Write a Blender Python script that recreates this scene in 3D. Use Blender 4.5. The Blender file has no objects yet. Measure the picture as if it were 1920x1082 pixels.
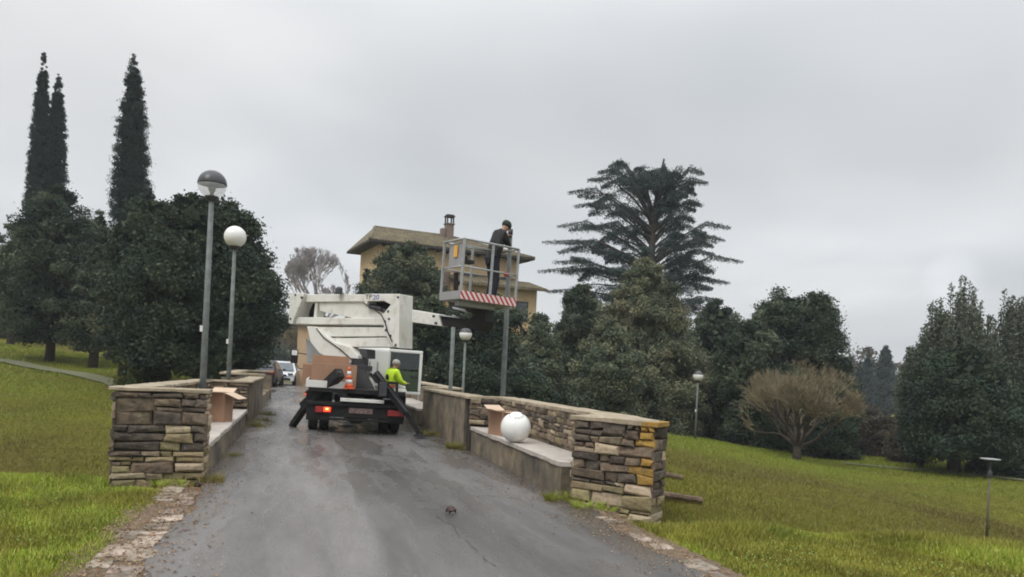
import bpy, math, random
import numpy as np
from mathutils import Vector, Matrix, noise as mnoise
random.seed(7)
S = bpy.context.scene
COL = S.collection
PI = math.pi
# ------------------------------------------------------------------ camera, sky, sun, exposure
CAMH, FPX, ROLL = 1.55, 1400.0, math.radians(2.7)
cam = bpy.data.cameras.new('camera'); cam.sensor_width = 36; cam.lens = 36 * FPX / 1920
cam.shift_y = (695 - 541) / 1920; cam.clip_start = .05; cam.clip_end = 3000
co = bpy.data.objects.new('camera', cam); COL.objects.link(co)
co.rotation_mode = 'XYZ'
co.matrix_world = Matrix.Translation((0, 0, CAMH)) @ Matrix.Rotation(PI / 2, 4, 'X') @ Matrix.Rotation(ROLL, 4, 'Z')
S.camera = co

W = bpy.data.worlds.new('World'); S.world = W; W.use_nodes = True
nt = W.node_tree; N = nt.nodes; L = nt.links; N.clear()
def wn(t, **k):
    n = N.new(t)
    for a, b in k.items(): setattr(n, a, b)
    return n
out = wn('ShaderNodeOutputWorld'); bg1 = wn('ShaderNodeBackground'); bg2 = wn('ShaderNodeBackground'); mixs = wn('ShaderNodeMixShader')
SUN_EL, SUN_AZ = math.radians(52), math.radians(215)
sky = wn('ShaderNodeTexSky', sky_type='NISHITA'); sky.sun_disc = False; sky.sun_elevation = SUN_EL; sky.sun_rotation = SUN_AZ
L.new(sky.outputs[0], bg1.inputs[0]); bg1.inputs[1].default_value = .06
tc = wn('ShaderNodeTexCoord'); sep = wn('ShaderNodeSeparateXYZ'); L.new(tc.outputs['Generated'], sep.inputs[0])
# cloud layer seen in perspective: direction divided by (height + small number)
zm = wn('ShaderNodeMath', operation='MAXIMUM'); L.new(sep.outputs[2], zm.inputs[0]); zm.inputs[1].default_value = 0
za = wn('ShaderNodeMath', operation='ADD'); L.new(zm.outputs[0], za.inputs[0]); za.inputs[1].default_value = .22
dx = wn('ShaderNodeMath', operation='DIVIDE'); L.new(sep.outputs[0], dx.inputs[0]); L.new(za.outputs[0], dx.inputs[1])
dy = wn('ShaderNodeMath', operation='DIVIDE'); L.new(sep.outputs[1], dy.inputs[0]); L.new(za.outputs[0], dy.inputs[1])
cmb = wn('ShaderNodeCombineXYZ'); L.new(dx.outputs[0], cmb.inputs[0]); L.new(dy.outputs[0], cmb.inputs[1]); cmb.inputs[2].default_value = 3.1
n1 = wn('ShaderNodeTexNoise'); n1.inputs['Scale'].default_value = .7; n1.inputs['Detail'].default_value = 3.5; n1.inputs['Roughness'].default_value = .45
n1.inputs['Distortion'].default_value = .3
L.new(cmb.outputs[0], n1.inputs['Vector'])
cr = wn('ShaderNodeValToRGB'); L.new(n1.outputs[0], cr.inputs[0])
e = cr.color_ramp.elements
e[0].position = .36; e[0].color = (.555, .59, .615, 1)
e[1].position = .66; e[1].color = (.84, .845, .86, 1)
m = cr.color_ramp.elements.new(.5); m.color = (.69, .71, .73, 1)
# pale band towards the horizon, overcast zenith brighter
cz = wn('ShaderNodeValToRGB'); L.new(sep.outputs[2], cz.inputs[0])
e = cz.color_ramp.elements
e[0].position = 0; e[0].color = (.88, .88, .88, 1)
e[1].position = 1; e[1].color = (2.9, 2.9, 2.9, 1)
for p, c in ((.10, .99), (.17, 1.1), (.26, .96), (.34, 1.0), (.42, 1.12)):
    m = cz.color_ramp.elements.new(p); m.color = (c, c, c, 1)
mx = wn('ShaderNodeMix', data_type='RGBA', blend_type='MULTIPLY'); mx.inputs[0].default_value = 1
L.new(cr.outputs[0], mx.inputs[6]); L.new(cz.outputs[0], mx.inputs[7])
last = mx.outputs[2]
for dvec, wd, amt in (((-.30, 1, .20), .022, .10), ((-.02, 1, .16), .03, .03), ((.585, 1, .15), .0007, .14), ((.60, 1, .30), .05, .05)):   # thinner places in the cloud deck
    vm = wn('ShaderNodeVectorMath', operation='DOT_PRODUCT'); L.new(tc.outputs['Generated'], vm.inputs[0]); vm.inputs[1].default_value = Vector(dvec).normalized()
    ad = wn('ShaderNodeMath', operation='MULTIPLY_ADD'); L.new(n1.outputs[0], ad.inputs[0]); ad.inputs[1].default_value = wd * .9; L.new(vm.outputs['Value'], ad.inputs[2])
    mr_ = wn('ShaderNodeMapRange', interpolation_type='SMOOTHSTEP'); L.new(ad.outputs[0], mr_.inputs[0])
    mr_.inputs[1].default_value = 1 - wd + wd * .45; mr_.inputs[2].default_value = 1 + wd * .45; mr_.inputs[3].default_value = 1; mr_.inputs[4].default_value = 1 + amt
    mq = wn('ShaderNodeMix', data_type='RGBA', blend_type='MULTIPLY'); mq.inputs[0].default_value = 1; L.new(last, mq.inputs[6]); L.new(mr_.outputs[0], mq.inputs[7]); last = mq.outputs[2]
L.new(last, bg2.inputs[0]); bg2.inputs[1].default_value = 1.0
mixs.inputs[0].default_value = .97
L.new(bg1.outputs[0], mixs.inputs[1]); L.new(bg2.outputs[0], mixs.inputs[2]); L.new(mixs.outputs[0], out.inputs[0])

sl = bpy.data.lights.new('sun', 'SUN'); sl.energy = 1.35; sl.angle = math.radians(25); sl.color = (1, .97, .92)
so = bpy.data.objects.new('sun', sl); COL.objects.link(so)
sd = Vector((math.sin(SUN_AZ) * math.cos(SUN_EL), math.cos(SUN_AZ) * math.cos(SUN_EL), math.sin(SUN_EL)))
so.rotation_euler = sd.to_track_quat('Z', 'Y').to_euler()
S.view_settings.view_transform = 'Standard'; S.view_settings.look = 'None'; S.view_settings.exposure = 0; S.view_settings.gamma = 1
S.view_settings.use_curve_mapping = False
S.render.resolution_x, S.render.resolution_y = 1024, 577
S.cycles.filter_width = 1.9

# ------------------------------------------------------------------ helpers
def at(px, py, Y=None, z=None):
    """point of the place seen at a pixel of the photograph, at depth Y or height z"""
    u = px - 960; v = 695 - py
    x = u * math.cos(ROLL) - v * math.sin(ROLL); zz = u * math.sin(ROLL) + v * math.cos(ROLL)
    if Y is None: Y = (z - CAMH) * FPX / zz
    return Vector((x * Y / FPX, Y, CAMH + zz * Y / FPX))
RD = Vector((-.272, .9623, 0)); RN = Vector((.9623, .272, 0))
def road(s, t, z=0.): return RD * s + RN * t + Vector((0, 0, z))
def st(x, y): return (-.272 * x + .9623 * y, .9623 * x + .272 * y)

def newmat(name): 
    m = bpy.data.materials.new(name); m.use_nodes = True
    return m, m.node_tree, m.node_tree.nodes['Principled BSDF']
def mat(name, c1, c2=None, scale=6., rough=.7, bump=0., metal=0., c3=None, s3=1.5, amt3=.5, rnd=0., bscale=None, coord='Object', detail=6, r2=None, emit=None, spec=.5, alpha=1, trans=0):
    m, t, b = newmat(name); n = t.nodes; l = t.links
    b.inputs['Roughness'].default_value = rough; b.inputs['Metallic'].default_value = metal
    b.inputs['Specular IOR Level'].default_value = spec
    if trans: b.inputs['Transmission Weight'].default_value = trans
    if alpha < 1: b.inputs['Alpha'].default_value = alpha
    if emit: b.inputs['Emission Color'].default_value = (*emit[0], 1); b.inputs['Emission Strength'].default_value = emit[1]
    c2 = c2 or tuple(x * .75 for x in c1)
    if coord == 'World':
        g = n.new('ShaderNodeNewGeometry'); vec = g.outputs['Position']
    else:
        g = n.new('ShaderNodeTexCoord'); vec = g.outputs['Object']
    no = n.new('ShaderNodeTexNoise'); no.inputs['Scale'].default_value = scale; no.inputs['Detail'].default_value = detail; no.inputs['Roughness'].default_value = .6
    l.new(vec, no.inputs['Vector'])
    rp = n.new('ShaderNodeValToRGB'); rp.color_ramp.elements[0].position = .35; rp.color_ramp.elements[1].position = .65
    rp.color_ramp.elements[0].color = (*c2, 1); rp.color_ramp.elements[1].color = (*c1, 1)
    l.new(no.outputs[0], rp.inputs[0]); col = rp.outputs[0]
    if c3:
        n3 = n.new('ShaderNodeTexNoise'); n3.inputs['Scale'].default_value = s3; n3.inputs['Detail'].default_value = 5
        n3.inputs['Roughness'].default_value = .65
        l.new(vec, n3.inputs['Vector'])
        r3 = n.new('ShaderNodeValToRGB'); r3.color_ramp.elements[0].position = 1 - amt3 - .12; r3.color_ramp.elements[1].position = 1 - amt3 + .1
        l.new(n3.outputs[0], r3.inputs[0])
        mm = n.new('ShaderNodeMix'); mm.data_type = 'RGBA'; l.new(r3.outputs[0], mm.inputs[0]); l.new(col, mm.inputs[6]); mm.inputs[7].default_value = (*c3, 1)
        col = mm.outputs[2]
    if rnd:
        oi = n.new('ShaderNodeObjectInfo'); hs = n.new('ShaderNodeHueSaturation')
        mr = n.new('ShaderNodeMapRange'); mr.inputs[3].default_value = 1 - rnd; mr.inputs[4].default_value = 1 + rnd
        l.new(oi.outputs['Random'], mr.inputs[0]); l.new(mr.outputs[0], hs.inputs['Value'])
        m2 = n.new('ShaderNodeMath'); m2.operation = 'MULTIPLY'; l.new(oi.outputs['Random'], m2.inputs[0]); m2.inputs[1].default_value = 7.31
        m3 = n.new('ShaderNodeMath'); m3.operation = 'FRACT'; l.new(m2.outputs[0], m3.inputs[0])
        mr2 = n.new('ShaderNodeMapRange'); mr2.inputs[3].default_value = .488; mr2.inputs[4].default_value = .51
        l.new(m3.outputs[0], mr2.inputs[0]); l.new(mr2.outputs[0], hs.inputs['Hue'])
        l.new(col, hs.inputs['Color']); col = hs.outputs[0]
    l.new(col, b.inputs['Base Color'])
    if r2 is not None:
        r = n.new('ShaderNodeMapRange'); r.inputs[1].default_value = .35; r.inputs[2].default_value = .65; r.inputs[3].default_value = rough; r.inputs[4].default_value = r2
        l.new(no.outputs[0], r.inputs[0]); l.new(r.outputs[0], b.inputs['Roughness'])
    if bump:
        nb = n.new('ShaderNodeTexNoise'); nb.inputs['Scale'].default_value = bscale or scale * 4; nb.inputs['Detail'].default_value = 8
        l.new(vec, nb.inputs['Vector'])
        bp = n.new('ShaderNodeBump'); bp.inputs['Strength'].default_value = bump; bp.inputs['Distance'].default_value = .02
        l.new(nb.outputs[0], bp.inputs['Height']); l.new(bp.outputs[0], b.inputs['Normal'])
    return m
def leafmat(name, rough=.6, spec=.25):
    m, t, b = newmat(name); n = t.nodes; l = t.links
    a = n.new('ShaderNodeAttribute'); a.attribute_name = 'tint'
    l.new(a.outputs['Color'], b.inputs['Base Color']); b.inputs['Roughness'].default_value = rough; b.inputs['Specular IOR Level'].default_value = spec
    return m

def tag(o, label=None, cat=None, group=None, kind=None):
    if label: o['label'] = label
    if cat: o['category'] = cat
    if group: o['group'] = group
    if kind: o['kind'] = kind
    return o
def empty(name, loc=(0, 0, 0), rz=0, label=None, cat=None, group=None):
    o = bpy.data.objects.new(name, None); COL.objects.link(o); o.location = loc; o.rotation_euler = (0, 0, rz)
    o.empty_display_size = .2
    return tag(o, label, cat, group)

class MB:
    def __init__(s): s.v = []; s.f = []; s.mi = []; s.cm = 0
    def add(s, vs, fs):
        b = len(s.v); s.v += [tuple(v) for v in vs]; s.f += [tuple(b + i for i in f) for f in fs]; s.mi += [s.cm] * len(fs); return s
    def box(s, c, d, rz=0, M=None):
        cx, cy, cz = c; a, b_, h = d[0] / 2, d[1] / 2, d[2] / 2
        vs = [Vector((x * a, y * b_, z * h)) for z in (-1, 1) for y in (-1, 1) for x in (-1, 1)]
        R = M or Matrix.Rotation(rz, 3, 'Z')
        vs = [R @ v + Vector(c) for v in vs]
        return s.add(vs, [(0, 2, 3, 1), (4, 5, 7, 6), (0, 1, 5, 4), (2, 6, 7, 3), (0, 4, 6, 2), (1, 3, 7, 5)])
    def prism(s, poly, off):
        """poly: 3d points; off: extrusion vector"""
        n = len(poly); off = Vector(off); P = [Vector(p) for p in poly]
        vs = P + [p + off for p in P]
        fs = [tuple(range(n - 1, -1, -1)), tuple(range(n, 2 * n))] + [(i, (i + 1) % n, n + (i + 1) % n, n + i) for i in range(n)]
        return s.add(vs, fs)
    def tube(s, pts, r, k=8, cap=True):
        pts = [Vector(p) for p in pts]; n = len(pts)
        rs = r if isinstance(r, (list, tuple)) else [r] * n
        vs = []; prev = None
        for i, p in enumerate(pts):
            d = (pts[min(i + 1, n - 1)] - pts[max(i - 1, 0)]).normalized()
            if prev is None:
                a = d.cross(Vector((0, 0, 1)) if abs(d.z) < .9 else Vector((1, 0, 0))).normalized()
            else:
                a = (prev - d * prev.dot(d)).normalized()
            prev = a; b = d.cross(a)
            vs += [p + (a * math.cos(2 * PI * j / k) + b * math.sin(2 * PI * j / k)) * rs[i] for j in range(k)]
        fs = [(i * k + j, i * k + (j + 1) % k, (i + 1) * k + (j + 1) % k, (i + 1) * k + j) for i in range(n - 1) for j in range(k)]
        if cap: fs += [tuple(range(k - 1, -1, -1)), tuple(range((n - 1) * k, n * k))]
        return s.add(vs, fs)
    def beam(s, a, b, w, h, up=(0, 0, 1)):
        a, b = Vector(a), Vector(b); d = (b - a).normalized(); sd_ = d.cross(Vector(up))
        if sd_.length < .01: sd_ = d.cross(Vector((0, 1, 0)))
        sd_.normalize(); u = sd_.cross(d)
        q = [sd_ * (w / 2 * x) + u * (h / 2 * y) for x, y in ((-1, -1), (1, -1), (1, 1), (-1, 1))]
        return s.prism([a + x for x in q], b - a)
    def lathe(s, prof, k=24, c=(0, 0, 0), M=None):
        vs = []; c = Vector(c); M = M or Matrix.Identity(3)
        for r, z in prof: vs += [M @ Vector((r * math.cos(2 * PI * j / k), r * math.sin(2 * PI * j / k), z)) + c for j in range(k)]
        n = len(prof)
        fs = [(i * k + j, i * k + (j + 1) % k, (i + 1) * k + (j + 1) % k, (i + 1) * k + j) for i in range(n - 1) for j in range(k)]
        fs += [tuple(range(k - 1, -1, -1)), tuple(range((n - 1) * k, n * k))]
        return s.add(vs, fs)
    def build(s, name, mats, parent=None, smooth=False, bevel=0, loc=None):
        me = bpy.data.meshes.new(name); me.from_pydata(s.v, [], s.f)
        if not isinstance(mats, (list, tuple)): mats = [mats]
        for m in mats: me.materials.append(m)
        if len(mats) > 1: me.polygons.foreach_set('material_index', s.mi)
        if smooth: me.polygons.foreach_set('use_smooth', [True] * len(s.f))
        me.update()
        o = bpy.data.objects.new(name, me); COL.objects.link(o)
        if parent: o.parent = parent
        if loc is not None: o.location = loc
        if bevel:
            bm_ = o.modifiers.new('bevel', 'BEVEL'); bm_.width = bevel; bm_.segments = 2; bm_.limit_method = 'ANGLE'
        return o
def npmesh(name, V, nper, mats, tint=None, parent=None, smooth=False):
    """V (n*nper,3) array of loose polygons with nper corners each"""
    V = np.ascontiguousarray(V, dtype=np.float32).reshape(-1, 3); nv = len(V); nf = nv // nper
    me = bpy.data.meshes.new(name)
    me.vertices.add(nv); me.vertices.foreach_set('co', V.ravel())
    me.loops.add(nv); me.loops.foreach_set('vertex_index', np.arange(nv, dtype=np.int32))
    me.polygons.add(nf); me.polygons.foreach_set('loop_start', np.arange(0, nv, nper, dtype=np.int32))
    try: me.polygons.foreach_set('loop_total', np.full(nf, nper, dtype=np.int32))
    except Exception: pass
    me.materials.append(mats)
    if tint is not None:
        a = me.color_attributes.new('tint', 'FLOAT_COLOR', 'POINT')
        c = np.ones((nv, 4), dtype=np.float32); c[:, :3] = np.repeat(tint, nper, axis=0)
        a.data.foreach_set('color', c.ravel())
    me.update(calc_edges=True); me.validate()
    o = bpy.data.objects.new(name, me); COL.objects.link(o)
    if parent: o.parent = parent
    return o

# ------------------------------------------------------------------ materials
M = {}
M['wpaint'] = mat('white_paint', (.74, .73, .68), (.68, .67, .62), 3, .45, .05, c3=(.52, .47, .39), s3=4, amt3=.36)
M['wcab'] = mat('cab_white', (.72, .72, .70), (.66, .66, .64), 2, .3)
M['black'] = mat('black_steel', (.012, .012, .013), (.022, .02, .018), 9, .6, .1, spec=.25)
M['rubber'] = mat('tyre_rubber', (.014, .014, .014), (.022, .021, .02), 20, .85)
M['galv'] = mat('galvanised_steel', (.40, .41, .41), (.30, .31, .31), 14, .45, .05, metal=.35)
M['pole'] = mat('painted_pole', (.15, .17, .16), (.10, .115, .11), 9, .6, .1, c3=(.2, .2, .18), s3=12, amt3=.35)
M['dkmetal'] = mat('dark_metal', (.05, .05, .055), (.03, .03, .033), 9, .5)
M['opal'] = mat('opal_globe', (.82, .82, .79), (.76, .75, .71), 3, .28)
M['card'] = mat('cardboard', (.36, .215, .135), (.32, .185, .115), 4, .85, .05)
M['card_lit'] = mat('cardboard_lit', (.58, .45, .33), (.52, .39, .28), 4, .85)  # light falling on the flaps put into a paler card colour
M['tape'] = mat('parcel_tape', (.45, .30, .19), None, 4, .35)
M['asphalt0'] = None
M['cement'] = mat('coping_cement', (.43, .355, .26), (.30, .245, .17), 7, .85, .5, c3=(.2, .17, .10), s3=3, amt3=.42, coord='World', bscale=40)
M['plaster'] = mat('stained_render', (.26, .205, .135), (.145, .115, .08), 3.5, .9, .4, c3=(.06, .055, .045), s3=1.6, amt3=.45, coord='World', bscale=30)
M['bench'] = mat('bench_slab', (.52, .47, .42), (.36, .32, .28), 6, .6, .2, c3=(.22, .2, .17), s3=3, amt3=.35, coord='World')
M['mortar'] = mat('dark_joint', (.035, .03, .024), (.02, .018, .014), 20, .95, .5, coord='World')
M['soil'] = mat('soil', (.20, .135, .08), (.10, .075, .05), 20, .95, .8, coord='World')
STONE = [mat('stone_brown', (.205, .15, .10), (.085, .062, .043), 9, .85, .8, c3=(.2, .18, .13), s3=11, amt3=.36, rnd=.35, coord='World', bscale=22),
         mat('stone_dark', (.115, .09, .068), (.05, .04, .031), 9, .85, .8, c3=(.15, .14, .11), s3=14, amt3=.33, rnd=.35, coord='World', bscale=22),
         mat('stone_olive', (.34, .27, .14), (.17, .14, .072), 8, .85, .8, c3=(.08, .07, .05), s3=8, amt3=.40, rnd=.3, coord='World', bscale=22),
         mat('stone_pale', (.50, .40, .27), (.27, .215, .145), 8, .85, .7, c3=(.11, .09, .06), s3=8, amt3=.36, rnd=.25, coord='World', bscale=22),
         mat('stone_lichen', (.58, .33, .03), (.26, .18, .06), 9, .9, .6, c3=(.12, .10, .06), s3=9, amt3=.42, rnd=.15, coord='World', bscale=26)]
M['gutter'] = mat('gutter_concrete', (.40, .33, .27), (.23, .18, .14), 9, .8, .6, c3=(.10, .085, .05), s3=5, amt3=.46, rnd=.4, coord='World')
M['bark'] = mat('bark', (.10, .075, .055), (.05, .04, .03), 8, .95, .8)
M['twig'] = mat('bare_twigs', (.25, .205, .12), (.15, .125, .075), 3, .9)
M['twig_far'] = mat('far_twigs', (.36, .33, .33), (.28, .25, .26), 3, .9)  # paleness of distant haze put into the twig colour
M['leaf'] = leafmat('foliage', .75, .12); M['grass'] = leafmat('grass_blades', .55, .3)
M['navy'] = mat('navy_cloth', (.013, .015, .028), (.008, .010, .018), 12, .9, .3)
M['jacket'] = mat('black_jacket', (.022, .021, .022), (.012, .012, .013), 10, .85, .4)
M['hivis'] = mat('hi_vis', (.62, .85, .03), (.52, .76, .02), 7, .7, .2)
M['skin'] = mat('skin', (.42, .25, .18), (.38, .22, .16), 7, .6)
M['hair'] = mat('grey_hair', (.42, .40, .37), (.3, .29, .27), 25, .8)
M['capm'] = mat('knit_cap', (.035, .045, .035), (.02, .026, .022), 40, .95, .5)
M['red'] = mat('red_lens', (.38, .03, .025), (.28, .02, .02), 8, .25)
M['redlit'] = mat('lit_lens', (.9, .08, .02), (.9, .1, .03), 8, .3, emit=((1, .06, .015), 2.2))
M['hot'] = mat('lit_bulb', (1, .5, .2), (1, .5, .2), 8, .3, emit=((1, .35, .08), 6))
M['glass'] = mat('dark_glass', (.02, .03, .03), None, 4, .06, spec=.8)
M['wglass'] = mat('windscreen', (.10, .13, .15), None, 4, .08, spec=.8)
M['orange'] = mat('cone_orange', (.75, .13, .03), (.62, .10, .03), 6, .5)
M['white'] = mat('plain_white', (.75, .74, .71), (.66, .64, .6), 6, .5)
M['sticker'] = mat('orange_sticker', (.75, .40, .06), (.68, .34, .05), 6, .5)
M['panel'] = mat('grey_panel', (.30, .29, .29), (.26, .25, .25), 6, .5)
M['housewall'] = mat('ochre_render', (.68, .51, .29), (.58, .42, .24), 1.2, .9, .1, c3=(.42, .30, .17), s3=.6, amt3=.35)
M['rooftile'] = mat('roof_tiles', (.16, .125, .08), (.08, .062, .042), 5, .9, .5, c3=(.21, .19, .09), s3=2, amt3=.42)
M['soffit'] = mat('eaves_wood', (.05, .04, .035), (.035, .03, .025), 5, .9)
M['chim'] = mat('chimney_render', (.24, .18, .145), (.18, .13, .10), 5, .9)
M['wood'] = mat('old_log', (.17, .12, .08), (.08, .055, .035), 10, .95, .6)
M['plate'] = mat('dirty_plate', (.30, .20, .18), (.10, .08, .08), 26, .6)
M['cream'] = mat('cream_render', (.62, .44, .28), (.52, .36, .22), 1.5, .9)
# clear globe
def clearglass():
    m, t, b = newmat('clear_globe'); b.inputs['Base Color'].default_value = (.9, .92, .93, 1); b.inputs['Roughness'].default_value = .03
    b.inputs['Alpha'].default_value = .30; b.inputs['Specular IOR Level'].default_value = 1
    return m
M['clear'] = clearglass()
M['smoke'] = mat('smoked_half', (.055, .055, .06), (.04, .04, .045), 3, .35)
# asphalt
def asphalt():
    m, t, b = newmat('wet_asphalt'); n = t.nodes; l = t.links
    g = n.new('ShaderNodeNewGeometry'); P = g.outputs['Position']
    mp = n.new('ShaderNodeMapping'); mp.inputs['Rotation'].default_value = (0, 0, -math.atan2(.272, .9623)); l.new(P, mp.inputs[0])
    def nz(sc, det=6, vec=P, ro=.6):
        q = n.new('ShaderNodeTexNoise'); q.inputs['Scale'].default_value = sc; q.inputs['Detail'].default_value = det; q.inputs['Roughness'].default_value = ro; l.new(vec, q.inputs['Vector']); return q.outputs[0]
    def rng(x, a, b_, c, d):
        q = n.new('ShaderNodeMapRange'); q.inputs[1].default_value = a; q.inputs[2].default_value = b_; q.inputs[3].default_value = c; q.inputs[4].default_value = d; l.new(x, q.inputs[0]); return q.outputs[0]
    def mth(op, x, y):
        q = n.new('ShaderNodeMath'); q.operation = op
        for i, w in enumerate((x, y)):
            if hasattr(w, 'links') or not isinstance(w, (int, float)): l.new(w, q.inputs[i])
            else: q.inputs[i].default_value = w
        return q.outputs[0]
    sp = n.new('ShaderNodeSeparateXYZ'); l.new(mp.outputs[0], sp.inputs[0])   # x = across (t), y = along (s)
    st_ = n.new('ShaderNodeMapping'); st_.inputs['Scale'].default_value = (1.5, .28, 1); l.new(mp.outputs[0], st_.inputs[0])
    big = nz(.55, 5, st_.outputs[0]); mid = nz(1.9, 6, st_.outputs[0]); fine = nz(60, 3); gr = nz(180, 2)
    # seam of the lighter left-hand strip
    edge = mth('ADD', sp.outputs[0], mth('MULTIPLY', mth('SUBTRACT', mid, .5), .35))
    strip = rng(edge, .66, .72, 1, 0)
    c = n.new('ShaderNodeValToRGB'); e = c.color_ramp.elements
    e[0].position = .36; e[0].color = (.058, .054, .052, 1); e[1].position = .62; e[1].color = (.185, .173, .166, 1)
    mixv = mth('ADD', mth('MULTIPLY', big, .6), mth('MULTIPLY', mid, .4)); l.new(mixv, c.inputs[0])
    h = n.new('ShaderNodeHueSaturation'); l.new(c.outputs[0], h.inputs['Color'])
    val = mth('MULTIPLY', rng(strip, 0, 1, .86, 1.22), mth('MULTIPLY', rng(fine, .3, .7, .82, 1.18), rng(gr, .3, .7, .8, 1.2)))
    l.new(val, h.inputs['Value'])
    # dirt towards both edges
    ed = mth('ABSOLUTE', mth('SUBTRACT', sp.outputs[0], 1.03), 0); ed2 = rng(mth('ADD', ed, mth('MULTIPLY', mth('SUBTRACT', mid, .5), 1.2)), 1.75, 2.35, 0, .75)
    mm = n.new('ShaderNodeMix'); mm.data_type = 'RGBA'; l.new(ed2, mm.inputs[0]); l.new(h.outputs[0], mm.inputs[6]); mm.inputs[7].default_value = (.075, .062, .05, 1)
    l.new(mm.outputs[2], b.inputs['Base Color'])
    wet = rng(mth('ADD', mth('MULTIPLY', mid, .6), mth('MULTIPLY', nz(.8, 4, st_.outputs[0]), .4)), .44, .55, .52, .10); l.new(wet, b.inputs['Roughness'])
    bp = n.new('ShaderNodeBump'); bp.inputs['Strength'].default_value = .35; bp.inputs['Distance'].default_value = .006
    l.new(mth('ADD', gr, mth('MULTIPLY', fine, 1.2)), bp.inputs['Height']); l.new(bp.outputs[0], b.inputs['Normal'])
    return m
M['asphalt'] = asphalt()
def groundmat():
    m, t, b = newmat('meadow'); n = t.nodes; l = t.links
    g = n.new('ShaderNodeNewGeometry'); P = g.outputs['Position']
    def nz(sc, det=6, ro=.65):
        q = n.new('ShaderNodeTexNoise'); q.inputs['Scale'].default_value = sc; q.inputs['Detail'].default_value = det; q.inputs['Roughness'].default_value = ro; l.new(P, q.inputs['Vector']); return q.outputs[0]
    a = n.new('ShaderNodeValToRGB'); e = a.color_ramp.elements
    e[0].position = .33; e[0].color = (.115, .095, .024, 1); e[1].position = .66; e[1].color = (.175, .18, .026, 1)
    k = a.color_ramp.elements.new(.5); k.color = (.14, .135, .024, 1)
    l.new(nz(.22, 8), a.inputs[0])
    c = n.new('ShaderNodeValToRGB'); e = c.color_ramp.elements
    e[0].position = .3; e[0].color = (.62, .60, .55, 1); e[1].position = .7; e[1].color = (1.35, 1.35, 1.2, 1); l.new(nz(5, 8, .75), c.inputs[0])
    mm = n.new('ShaderNodeMix'); mm.data_type = 'RGBA'; mm.blend_type = 'MULTIPLY'; mm.inputs[0].default_value = 1
    l.new(a.outputs[0], mm.inputs[6]); l.new(c.outputs[0], mm.inputs[7]); l.new(mm.outputs[2], b.inputs['Base Color'])
    b.inputs['Roughness'].default_value = .95; b.inputs['Specular IOR Level'].default_value = .1
    bp = n.new('ShaderNodeBump'); bp.inputs['Strength'].default_value = 1; bp.inputs['Distance'].default_value = .08
    l.new(nz(14, 8, .8), bp.inputs['Height']); l.new(bp.outputs[0], b.inputs['Normal'])
    return m
M['ground'] = groundmat()

# ------------------------------------------------------------------ terrain
def sm(a, b, x):
    t = np.clip((x - a) / (b - a), 0, 1); return t * t * (3 - 2 * t)
def vnoise(x, y, f):
    return (np.sin(x * f * 1.3 + 1.7 * np.sin(y * f * .9)) + np.sin(y * f * 1.1 + 2.1 + 1.3 * np.sin(x * f * .7)) + .5 * np.sin((x + y) * f * 2.3)) / 2.5
def height(x, y):
    x = np.asarray(x, float); y = np.asarray(y, float)
    s = -.272 * x + .9623 * y; t = .9623 * x + .272 * y
    zl = np.interp(y, [-50, 8.95, 9.6, 11.5, 14, 17, 20, 28, 34, 40, 55, 90, 400], [0, 0, -.25, -1.15, -1.6, -1.45, -1.15, -.25, .45, .95, 1.15, 1.2, 1.2])
    zl = zl + sm(-18, -45, x) * sm(18, 45, y) * 1.5
    ye = 7.75 - .06 * (x - 1.5)
    yy = y - ye
    zr = np.interp(yy, [-50, 0, .6, 2.5, 5, 8, 26, 40, 400], [0, 0, -.22, -1.05, -1.6, -1.78, -1.85, -2.25, -2.6])
    zbk = np.interp(x, [1.5, 2.8, 6, 10, 13, 18], [-.04, -.15, -.85, -1.4, -1.8, -2.2]) + np.interp(s, [9, 11, 14], [-.06, 0, .02])   # bank falling away from the wall
    zr = np.where(yy > .3, np.maximum(zr, zbk - 2 * sm(34, 46, s)), zr)
    wr = sm(-6, 8, t)
    z = np.where(s < 30, np.where(t < 1, zl, zr), zl * (1 - wr) + zr * wr)
    z = z + vnoise(x, y, .5) * .05 * sm(9, 16, y) + vnoise(x, y, 1.7) * .015
    # road corridor
    core = np.where(s < 9.3, sm(.25, 0, np.maximum(-1.2 - t, t - 3.2)),
            np.where(s < 31, ((t > -2.1) & (t < 4.0)) * 1., sm(6, 0, np.maximum(-1.5 - t, t - 4))))
    core = np.where((s < 9.9) & (t < -1.2), np.where(s < 9.3, core, ((t > -2.1)) * 1.), core)
    return z * (1 - core) + core * (-.09)
def axis(lo, hi, fl, fh, step, grow=1.12):
    a = list(np.arange(fl, fh + 1e-6, step)); d = step
    x = fh
    while x < hi: d = min(d * grow, 25); x += d; a.append(x)
    d = step; x = fl
    while x > lo: d = min(d * grow, 25); x -= d; a.insert(0, x)
    return np.array(a)
gx = axis(-600, 600, -11, 9, .16); gy = axis(-30, 900, 2, 26, .16)
GX, GY = np.meshgrid(gx, gy); GZ = height(GX, GY)
nx, ny = len(gx), len(gy)
V = np.stack([GX, GY, GZ], -1).reshape(-1, 3)
idx = np.arange(nx * ny).reshape(ny, nx)
F = np.stack([idx[:-1, :-1], idx[:-1, 1:], idx[1:, 1:], idx[1:, :-1]], -1).reshape(-1, 4)
me = bpy.data.meshes.new('ground'); me.from_pydata(V.tolist(), [], F.tolist()); me.materials.append(M['ground'])
me.polygons.foreach_set('use_smooth', [True] * len(me.polygons))
g = bpy.data.objects.new('ground', me); COL.objects.link(g); tag(g, 'grassy meadow falling into a dip on both sides of the bridge', kind='structure')

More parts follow.
